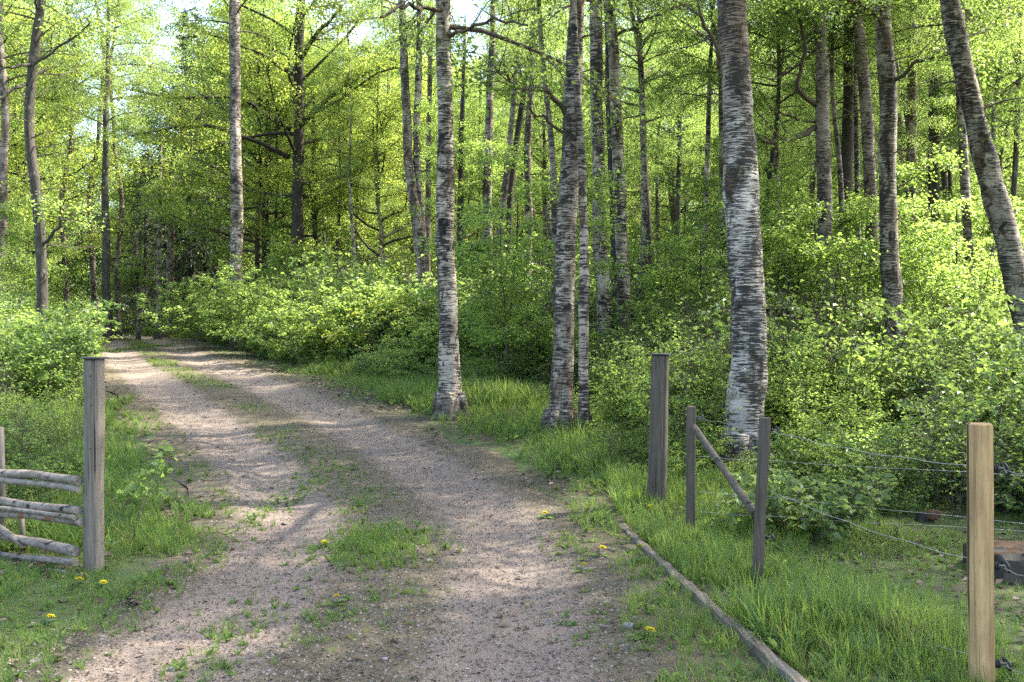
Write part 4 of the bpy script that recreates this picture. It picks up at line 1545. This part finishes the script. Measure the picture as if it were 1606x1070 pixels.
# fallen leaves, bark debris and grit
def flakes(n, xs, ys, L, W, mat, lift, name, label, rng, tint):
    z, u = road_z(xs, ys)
    az = rng.random(n) * 6.28
    D = np.stack([np.cos(az), np.sin(az), rng.normal(0, .25, n)], 1)
    U = np.stack([rng.normal(0, .3, n), rng.normal(0, .3, n), np.ones(n)], 1)
    mb = MB()
    sz = rng.uniform(.5, 1.2, n)
    mb.leaves(np.stack([xs, ys, z + lift + rng.random(n) * lift], 1), D, U, L * sz, W * sz, 0, tint, False, .2)
    o = part(name, mb, [M[mat]])
    tag(o, label, kind='stuff')


rngl = np.random.default_rng(17)
LX, LY = [], []
x, y = jgrid(-13, 5, 4, 27, .075, rngl)
u = road_uv(x, y)
pt = vnoise(x, y, .8, 31)
dens = np.where(u > 0, np.exp(-((u - 2.0) / .5) ** 2) * np.clip((y - 8) / 3, 0, 1), np.exp(-((u + 2.0) / .6) ** 2) * .6) * np.clip(2 * pt - .45, 0, 1)
dens = np.maximum(dens, .04 * (np.abs(u) < 1.8))
dens = np.maximum(dens, ((x < -2.8) & (x > -5.5) & (y > 6.7) & (y < 9.5)) * .75)
dens = np.maximum(dens, ((x - 2.55) ** 2 * 1.5 + (y - 7.3) ** 2 < .3) * .8)
dens = np.maximum(dens, ((x > 2.0) & (y < 9) & (x < 5)) * np.clip(1.6 * pt - .45, 0.05, .6))
dens = np.maximum(dens, (u < -1.3) * (y < 12) * .10)
m = rngl.random(len(x)) < dens
x, y = x[m], y[m]
print('litter', len(x))
flakes(len(x), x, y, .07, .045, 'litter', .006, 'fallen_leaves', 'brown fallen leaves strewn along the edges of the track', rngl, np.clip(rngl.normal(.55, .25, len(x)), 0, 1))
n = 26000
yy = 3.8 + 12 * rngl.random(n) ** 1.6
uu = rngl.uniform(-1.6, 1.6, n)
xx = road_x(yy) + uu
flakes(n, xx, yy, .028, .010, 'debris', .003, 'bark_debris', 'dark bits of bark and bud scales lying on the gravel', rngl, rngl.random(n))
PEB = []
for i in range(4):
    rng = np.random.default_rng(90 + i)
    mb = MB()
    t = (1 + 5 ** .5) / 2
    V = np.array([(-1, t, 0), (1, t, 0), (-1, -t, 0), (1, -t, 0), (0, -1, t), (0, 1, t), (0, -1, -t), (0, 1, -t), (t, 0, -1), (t, 0, 1), (-t, 0, -1), (-t, 0, 1)], float) / 1.9
    V *= rng.uniform(.65, 1.2, V.shape) * np.array([1, .8, .6])
    Fc = [(0, 11, 5), (0, 5, 1), (0, 1, 7), (0, 7, 10), (0, 10, 11), (1, 5, 9), (5, 11, 4), (11, 10, 2), (10, 7, 6), (7, 1, 8), (3, 9, 4), (3, 4, 2), (3, 2, 6), (3, 6, 8), (3, 8, 9), (4, 9, 5), (2, 4, 11), (6, 2, 10), (8, 6, 7), (9, 8, 1)]
    mb.add(V, [Fc], 0, rng.uniform(.15, .85))
    PEB.append(mb.mesh('pebble', [M['grit']]))
n = 36000
yy = 3.8 + 9 * rngl.random(n) ** 1.7
xx = road_x(yy) + rngl.uniform(-1.7, 1.7, n)
z, u = road_z(xx, yy)
scatter('gravel', np.stack([xx, yy, z + .001], 1), rngl.uniform(0, 6.28, n), .0035 + .010 * rngl.random(n) ** 5, rngl.integers(0, 4, n), PEB, 'loose pinkish grit lying on the track')


# ------------------------------------------------------------------ posts, fences, timber
def round_post(P0, P1, r0, r1, mat, parent, seed, sides=24, name='shaft', crack=None, flat=None):
    n = 40
    t = np.linspace(0, 1, n)
    P = np.array(P0)[None, :] * (1 - t)[:, None] + np.array(P1)[None, :] * t[:, None]
    P[:, 0] += (vnoise(t * 3, t * 0, 1, seed) - .5) * r0 * .16
    mb = MB()
    mb.tube(P, np.linspace(r0, r1, n), sides, 0, True, .05, seed)
    V = mb.v[0]
    if crack is not None:
        for (a, dep) in crack:
            ang = np.arctan2(V[:n * sides, 1] - np.repeat(P[:, 1], sides), V[:n * sides, 0] - np.repeat(P[:, 0], sides))
            dd = np.abs((ang - a + np.pi) % (2 * np.pi) - np.pi)
            w = np.clip(1 - dd / (3.3 / sides), 0, 1)
            c = np.repeat(P, sides, 0)
            V[:n * sides] = c + (V[:n * sides] - c) * (1 - dep * w)[:, None]
    return part(name, mb, [M[mat]], parent)


# left gate post
X, Y, _ = at(147, 900, 6.9)
gp = thing('gate_post', 'tall grey round gate post holding the log fence left of the track', 'gate post', (X, Y, 0), 'gate posts either side of the track')
round_post((0, 0, -.15), (.005, 0, 1.475), .069, .066, 'wood_grey', gp, 3, 48, 'shaft', [(-1.35, .22), (-2.4, .06)])
mb = MB()
mb.tube([(.005, 0, 1.476), (.005, 0, 1.484), (.005, 0, 1.489)], [.088, .088, .08], 20, 0, True)
part('cap', mb, [M['cap']], gp)
mb = MB()
for zz, a in ((1.36, -1.5), (1.16, -1.42), (.86, -1.5)):
    mb.tube([(.06 * math.cos(a), .06 * math.sin(a), zz), (.072 * math.cos(a), .072 * math.sin(a), zz)], [.007, .005], 8, 0, True)
part('nail', mb, [M['cap']], gp)

# right gate post
X, Y, _ = at(1031, 800, 9.05)
gp = thing('gate_post', 'dark weathered round gate post on the right beside the undergrowth', 'gate post', (X, Y, gz(X, Y)), 'gate posts either side of the track')
h = EYE - 22 / F * 9.05 - gz(X, Y)
round_post((-.01, 0, -.15), (.03, 0, h), .09, .079, 'wood_dark', gp, 8, 48, 'shaft', [(-1.2, .16), (-2.0, .1)])
mb = MB()
mb.tube([(.03, 0, h + .001), (.03, 0, h + .012), (.03, 0, h + .016)], [.098, .098, .085], 20, 0, True)
part('cap', mb, [M['cap']], gp)

# log fence on the left
EX, EY = -2.985, 6.86
DX, DY = -.83, .558
lf = thing('log_fence', 'low fence of stacked weathered logs ending at the grey gate post', 'fence', (EX, EY, 0))


def rail(yr, yl, thick, xend=130, off=0.0, seed=0, mat='wood_rail', patches=(), length=3.6, name='rail'):
    dR = 6.9
    zr = EYE - (yr - CY) / F * dR
    dL = 7.62
    zl = EYE - (yl - CY) / F * dL
    r = thick / F * dR / 2 * .88
    sh = (xend - 130) / F * dR
    A = np.array([sh + off * .5, off * -.8, zr])
    ll = 1.03
    B = np.array([DX * ll, DY * ll - off * .8, zl])
    d = (B - A) / np.linalg.norm(B - A)
    n = 60
    t = np.linspace(0, length, n)
    P = A + d * t[:, None]
    P[:, 2] += (vnoise(t, t * 0, 1.6, seed) - .5) * .05
    P[:, 1] += (vnoise(t, t * 0 + 4, 1.4, seed) - .5) * .03
    mb = MB()
    mb.tube(P, r * (1 + (vnoise(t, t * 0 + 7, 4, seed) - .5) * .34 - .05 * t), 18, 0, True, .16, seed)
    o = part(name, mb, [M[mat]], lf)
    for (t0, t1) in patches:
        tt = np.linspace(t0, t1, 8)
        Q = np.stack([np.interp(tt, t, P[:, i]) for i in range(3)], 1)
        pm = MB()
        pm.tube(Q + np.array([.004, -.006, .002]), r * np.array([.6, .93, .98, 1.0, .98, 1.0, .92, .6]), 14, 0, True, .05, seed)
        part('bare_patch', pm, [M['wood_red']], o)
    return o


rail(757, 732, 16, 130, 0, 1)
rail(769, 747, 11.5, 127, .045, 2, mat='wood_pale_rail')
rail(803, 777, 16, 131, 0, 3, mat='wood_pale_rail')
rail(812, 788, 8, 120, .07, 13)
rail(820, 798, 14, 133, .03, 4, patches=[(.29, .43), (.66, .74)])
rail(863, 831, 18, 126, 0, 5)
rail(877, 855, 12.5, 124, .05, 6, mat='wood_pale_rail')
rail(893, 872, 8, 112, .06, 16)
rail(905, 888, 12, 80, .02, 7, mat='wood_pale_rail')
mb = MB()
mb.tube([np.array(at(38, 858, 7.2)) - np.array([EX, EY, 0]), np.array(at(20, 843, 7.25)) - np.array([EX, EY, 0]), np.array(at(-10, 822, 7.45)) - np.array([EX, EY, 0])], [.012, .025, .03], 10, 0, True, .1, 3)
part('forked_limb', mb, [M['wood_rail']], lf)
for (px, d, zt, r) in ((2, 7.75, .93, .022), (34, 7.55, .28, .02), (-40, 8.1, .9, .03)):
    mb = MB()
    q = np.array(at(px, 535, d)) - np.array([EX, EY, EYE])
    mb.tube([(q[0], q[1], -.1), (q[0] + .01, q[1], zt * .5), (q[0], q[1], zt)], [r, r, r * .9], 10, 0, True, .1, px)
    part('stake', mb, [M['wood_grey']], lf)

# wire fence on the right
wf = thing('wire_fence', 'wire fence on wooden posts crossing the long grass on the right', 'fence', (2.2, 4.58, 0))
WO = np.array(wf.location)


def square_post(px_t, py_t, px_b, d, w, mat, seed, label, dpt=None, round_=.25):
    T = np.array(at(px_t, py_t, d))
    Bx = (px_b - CX) / F * d
    g = gz(Bx, d)
    n = 26
    t = np.linspace(-.2, T[2] - g, n)
    t = np.sort(np.concatenate([t, [t[-1] - .006]]))
    n += 1
    mb = MB()
    k = 20
    ang = np.linspace(0, 2 * np.pi, k, endpoint=False) + np.pi / 4
    pw = 5.0
    rr = (np.abs(np.cos(ang)) ** pw + np.abs(np.sin(ang)) ** pw) ** (-1 / pw)
    cx, cy_ = np.cos(ang) * rr * w / 2, np.sin(ang) * rr * (dpt or w) / 2
    sc = np.ones(n)
    sc[-1] = .86
    x0 = np.interp(t, [0, T[2] - g], [Bx, T[0]])
    V = np.stack([x0[:, None] + cx[None] * sc[:, None], d + cy_[None] * sc[:, None] + 0 * x0[:, None], g + t[:, None] + 0 * cx[None]], -1)
    V[:, :, 0] += (vnoise(t, t * 0, 5, seed)[:, None] - .5) * .005
    V = V.reshape(-1, 3) - WO
    i, j = np.meshgrid(np.arange(n - 1), np.arange(k), indexing='ij')
    a = (i * k + j).ravel()
    b = (i * k + (j + 1) % k).ravel()
    V = np.vstack([V, [x0[-1] - WO[0], d - WO[1], T[2] - WO[2] + .002]])
    kk = np.arange(k)
    mb.add(V, [np.stack([a, b, b + k, a + k], 1), np.stack([(n - 1) * k + kk, (n - 1) * k + (kk + 1) % k, np.full(k, n * k)], 1)], 0, None, False)
    o = part('post', mb, [M[mat]], wf)
    o['label'] = label
    return o


pR = square_post(1536, 664, 1539, 4.58, .097, 'wood_new', 2, 'yellow brown squared post in front, sunlit on its right side')
pA = square_post(1084, 637, 1083, 7.9, .072, 'wood_dark', 3, 'grey post at the upper end of the brace')
pB = square_post(1200, 655, 1187, 6.5, .068, 'wood_dark', 4, 'tilted grey post at the foot of the brace')
mb = MB()
a, b = np.array(at(1089, 670, 7.83)) - WO, np.array(at(1184, 806, 6.58)) - WO
t = np.linspace(0, 1, 12)[:, None]
mb.tube(a * (1 - t) + b * t, .026, 12, 0, True, .08, 5)
part('brace', mb, [M['wood_dark']], wf)


def insulator(c, r, parent):
    mb = MB()
    c = np.array(c) - WO
    n = 18
    a = np.linspace(0, 2 * np.pi * .93, n)
    mb.tube(c + np.stack([.0 * a + .03 * np.sin(a * .5), r * np.sin(a), r * np.cos(a)], 1) + np.array([.02, 0, 0]), r * .22, 8, 0, True)
    for q in (.0, .012, .024):
        mb.tube([c + np.array([q - .028, 0, 0]), c + np.array([q - .022, 0, 0]), c + np.array([q - .019, 0, 0])], [r * .6, r * .75, r * .5], 12, 0, True)
    mb.tube([c + np.array([-.05, 0, 0]), c + np.array([.03, 0, 0])], .006, 8, 0, True)
    part('insulator', mb, [M['insulator']], parent)


for (px, py) in ((1563, 735), (1564, 888), (1566, 1041)):
    X, Y, Z = at(px, py, 4.58)
    insulator((X, Y, Z), .028, pR)
for (px, py) in ((1211, 675), (1202, 842), (1196, 912)):
    insulator(at(px, py, 6.5), .024, pB)
insulator(at(1094, 655, 7.9), .022, pA)


def wire(pts, r=.0016, sag=.02):
    P = np.array([at(*p) for p in pts]) - WO
    t = np.linspace(0, 1, len(P))
    tt = np.linspace(0, 1, 40)
    Q = np.stack([np.interp(tt, t, P[:, i]) for i in range(3)], 1)
    Q[:, 2] -= sag * np.sin(np.pi * tt) - .004 * np.sin(tt * 25)
    mb = MB()
    mb.tube(Q, r, 6, 0, True)
    part('wire', mb, [M['wire']], wf)


for (yr, yl, dz) in ((735, 675, .03), (888, 768, .035), (1041, 905, .03)):
    wire([(1562, yr, 4.58), (1205, yl, 6.5)], .0015, dz)
    wire([(1570, yr + 3, 4.58), (1640, yr + (14 if yr < 800 else 28 if yr < 900 else 26), 4.3), (1800, yr + 60, 3.6)], .0017, .0)
for (yl, yr) in ((716, 745), (772, 822), (803, 832)):
    wire([(1090, yl, 7.9), (1200, yl + 4, 7.7), (1640, yr, 7.35), (1900, yr + 20, 7.3)], .0011, .015)
wire([(1190, 668, 6.5), (1088, 655, 7.9)], .0012, .01)

# timber lying along the grass edge
tb = thing('timber_edging', 'long weathered timber lying along the edge of the grass', 'timber', (1.1, 6.6, 0))
mb = MB()
n = 60
t = np.linspace(0, 1, n)
A, B = np.array([.87, 8.75, .022]), np.array([1.35, 4.2, .014])
P = A * (1 - t)[:, None] + B * t[:, None]
P[:, 0] += (vnoise(t * 4, t * 0, 1.2, 4) - .5) * .03
k = 12
ang = np.linspace(0, 2 * np.pi, k, endpoint=False) + np.pi / 4
rr = (np.abs(np.cos(ang)) ** 6 + np.abs(np.sin(ang)) ** 6) ** (-1 / 6)
V = P[:, None, :] + np.stack([np.cos(ang) * rr * .036, 0 * ang, np.sin(ang) * rr * .04], 1)[None]
V += ((vnoise(V[..., 0] * 8, V[..., 1], 7, 6) - .5) * .014)[..., None]
i, j = np.meshgrid(np.arange(n - 1), np.arange(k), indexing='ij')
a = (i * k + j).ravel()
b = (i * k + (j + 1) % k).ravel()
mb.add(V.reshape(-1, 3) - np.array([1.1, 6.6, 0]), [np.stack([a, a + k, b + k, b], 1), [list(range(k))[::-1]], [[(n - 1) * k + q for q in range(k)]]], 0)
tm, nt, ns, ln = new_mat('lengthwise_weathered_timber')
v = coords(nt, (60, 1.6, 60))
n1 = noise(nt, v, 1.0, 5, .7, .3)
r = ramp(nt, [(.3, (.045, .036, .027)), (.55, (.14, .115, .085)), (.78, (.23, .20, .16))])
ln.new(n1, r.inputs[0])
out(nt, principled(nt, r.outputs[0], .9, n1, .6, .008))
part('beam', mb, [tm], tb)

# stone block at the right edge
sb = thing('stone_block', 'low dark stone block with rusty moss on top behind the front fence post', 'stone block', (3.45, 6.75, 0))
mb = MB()


def lump(mb, c, s, seed, mat=0, amp=.12, nu=20, nv=12, p=5.0):
    th = np.linspace(0, 2 * np.pi, nu, endpoint=False)
    ph = np.linspace(-np.pi / 2, np.pi / 2, nv)
    T, Ph = np.meshgrid(th, ph)
    d = np.stack([np.cos(Ph) * np.cos(T), np.cos(Ph) * np.sin(T), np.sin(Ph)], -1)
    r = (np.abs(d) ** p).sum(-1) ** (-1 / p)
    r = r * (1 + amp * (vnoise(d[..., 0] * 3 + 5, d[..., 1] * 3 + d[..., 2] * 2.3, 1.0, seed) - .5) * 2)
    V = d * r[..., None] * np.array(s) + np.array(c)
    i, j = np.meshgrid(np.arange(nv - 1), np.arange(nu), indexing='ij')
    a = (i * nu + j).ravel()
    b = (i * nu + (j + 1) % nu).ravel()
    mb.add(V.reshape(-1, 3), [np.stack([a, b, b + nu, a + nu], 1)], mat, None, True)


n, k = 40, 28
t = np.linspace(-.2, 1.5, n)
ang = np.linspace(0, 2 * np.pi, k, endpoint=False)
rr = (np.abs(np.cos(ang)) ** 16 + np.abs(np.sin(ang)) ** 16) ** (-1 / 16)
P = np.stack([t, 0 * t + .12, 0 * t + .055], 1)
V = P[:, None, :] + np.stack([0 * ang, np.cos(ang) * rr * .30, np.sin(ang) * rr * .115], 1)[None]
V += ((vnoise(V[..., 0] * 6 + V[..., 2] * 9, V[..., 1] * 6, 2.0, 6) - .5) * .035)[..., None]
i, j = np.meshgrid(np.arange(n - 1), np.arange(k), indexing='ij')
a = (i * k + j).ravel()
b = (i * k + (j + 1) % k).ravel()
mb.add(V.reshape(-1, 3), [np.stack([a, b, b + k, a + k], 1), [list(range(k))[::-1]], [[(n - 1) * k + q for q in range(k)]]], 0)
part('block', mb, [M['stone']], sb)
mb = MB()
lump(mb, (.70, .12, .160), (.86, .27, .03), 4, 0, .35, 50, 10)
part('moss', mb, [M['moss']], sb)

# rotten stump among the undergrowth
X, Y, Z = at(1448, 825, 8.6)
st = thing('rotten_stump', 'low rotten tree stump with reddish wood under the bushes', 'stump', (X, Y, gz(X, Y)))
mb = MB()
t = np.linspace(0, 1, 8)
mb.tube(np.stack([0 * t, 0 * t, -.05 + t * .13], 1), .10 - .06 * t, 18, 0, True, .4, 6)
part('stump_wood', mb, [M['bark_dark']], st)
mb = MB()
lump(mb, (.05, -.09, .07), (.05, .03, .04), 7, 0, .35)
part('red_rot', mb, [M['moss']], st)

# brush pile behind the verge
X, Y, Z = at(840, 545, 19)
bp = thing('brush_pile', 'heap of brown dead branches in the undergrowth left of the thick birch', 'brush pile', (X, Y, gz(X, Y)))
rng = np.random.default_rng(3)
for i in range(26):
    mb = MB()
    P, R = limb(rng, (rng.normal(0, .6), rng.normal(0, .4), rng.uniform(.5, 1.2)), rng.random() * 6.28, rng.normal(.0, .3), rng.uniform(.8, 2.0), 0, rng.uniform(.008, .03), 7, .12)
    mb.tube(P, R, 7, 0, True, .1, i)
    part('dead_branch', mb, [M['twig_grey'] if i % 3 else M['twig']], bp)


# ------------------------------------------------------------------ dandelions, sticks, stones
def dandelion_parts(seed):
    rng = np.random.default_rng(seed)
    st = MB()
    st.tube([(0, 0, -.01), (.006, .004, .05), (.004, .0, .1)], [.0028, .0025, .0025], 6, 0, True)
    hd = MB()
    for ring, (r, el, n) in enumerate(((.024, .12, 26), (.020, .5, 22), (.013, .95, 16))):
        az = np.linspace(0, 6.28, n, endpoint=False) + rng.random(n) * .2
        D = np.stack([np.cos(az) * math.cos(el), np.sin(az) * math.cos(el), np.full(n, math.sin(el))], 1)
        hd.leaves(np.tile([.004, 0, .1], (n, 1)), D, np.tile([0, 0, 1.], (n, 1)), r, .006, 0, None, True, .1)
    lf_ = MB()
    n = 7
    az = np.arange(n) * 6.28 / n + rng.random(n)
    lf_.leaves(np.zeros((n, 3)), np.stack([np.cos(az), np.sin(az), np.full(n, .25)], 1), np.tile([0, 0, 1.], (n, 1)), .1, .028, 0, rng.random(n), True, .2)
    return st.mesh('stem', [M['leaf_fern']]), hd.mesh('flower_head', [M['yellow']]), lf_.mesh('leaf_rosette', [M['leaf_fern']])


DP = dandelion_parts(4)
for (px, py, dd, lab) in [(115, 921, 6.45, 'yellow dandelion at the foot of the left gate post'), (158, 924, 6.4, 'yellow dandelion right below the left gate post, at the gravel edge'),
                          (71, 976, 5.6, 'yellow dandelion in the grass at the lower left'), (527, 945, 6.0, 'yellow dandelion on the middle strip of the track'),
                          (504, 853, 7.7, 'small yellow dandelion at the far end of the middle grass tuft'), (913, 890, 6.85, 'yellow dandelion beside the pale stick right of the track'),
                          (940, 858, 7.3, 'yellow dandelion left of the timber'), (1001, 856, 7.4, 'yellow dandelion against the timber'),
                          (1010, 995, 5.35, 'large yellow dandelion at the lower right edge of the gravel'), (858, 816, 8.6, 'small yellow dandelion at the foot of the undergrowth'),
                          (1016, 803, 8.9, 'small yellow dandelion left of the dark gate post')]:
    X = (px - CX) / F * dd
    Z = EYE - (py - CY) / F * dd
    zg = float(road_z(X, dd)[0][0])
    r = thing('dandelion', lab, 'dandelion', (X, dd, zg), 'dandelions flowering beside the track')
    hgt = max(.05, Z - zg)
    for me in DP:
        c = part(me.name.split('.')[0], me, [], r)
        c.rotation_euler = (.25 * math.sin(px), .25 * math.cos(px * 1.7), px) if 'head' in me.name else (0, 0, px)
        if 'rosette' not in me.name:
            c.scale = (1.2, 1.2, hgt / .1) if 'stem' in me.name else (1.15 + .3 * math.sin(px * 3.1) ** 2,) * 3
            if 'head' in me.name:
                c.location = (0, 0, hgt - .1 * c.scale[2])

for (px, py, L, az, r_, lab) in [(912, 900, .30, .5, .009, 'pale broken stick lying on the gravel left of the timber'),
                                 (940, 865, .22, -.9, .008, 'short grey stick in the grass by the timber')]:
    d = EYE * F / (py - CY)
    x = (px - CX) / F * d
    s = thing('stick', lab, 'stick', (x, d, float(road_z(x, d)[0][0])))
    rng = np.random.default_rng(px)
    P, R = limb(rng, (0, 0, .012), az, .03, L, 0, r_, 8, .1)
    mb = MB()
    mb.tube(P, R * .6 + r_ * .4, 8, 0, True, .1, 2)
    o = part('wood', mb, [M['wood_grey']], s)
for (px, py, r_, lab) in [(603, 1036, .015, 'small white stone on the middle strip in front'), (985, 985, .03, 'flat grey stone at the right gravel edge'), (270, 1040, .02, 'small grey stone at the lower left gravel edge')]:
    d = EYE * F / (py - CY)
    x = (px - CX) / F * d
    mb = MB()
    lump(mb, (0, 0, r_ * .3), (r_, r_ * .8, r_ * .55), px % 7, 0, .25, 12, 8)
    o = part('stone', mb, [M['whitestone']])
    o.location = (x, d, float(road_z(x, d)[0][0]))
    tag(o, lab, 'stone')

# thin stalks standing on the left verge
for (px, py, h_, lab) in [(205, 800, .85, 'thin bare seedling stalk on the left verge'), (180, 740, .5, 'leafy seedling right behind the left gate post')]:
    d = 7.7 if px == 205 else 8.3
    x = (px - CX) / F * d
    r = thing('seedling', lab, 'seedling', (x, d, gz(x, d)))
    rng = np.random.default_rng(px)
    mb = MB()
    P, R = limb(rng, (0, 0, -.02), .4, 1.35, h_, 0, .006, 10, .08)
    mb.tube(P, R, 6, 0, True)
    part('stem', mb, [M['twig']], r)
    mb = MB()
    twiggy(rng, mb, [(P, None)], 6, 2, 90 if px == 180 else 26, .07, .055, .2, .12, .1, .02, rad=.003, fine=True)
    part('foliage', mb, [M['twig'], M['leaf_shrub']], r)
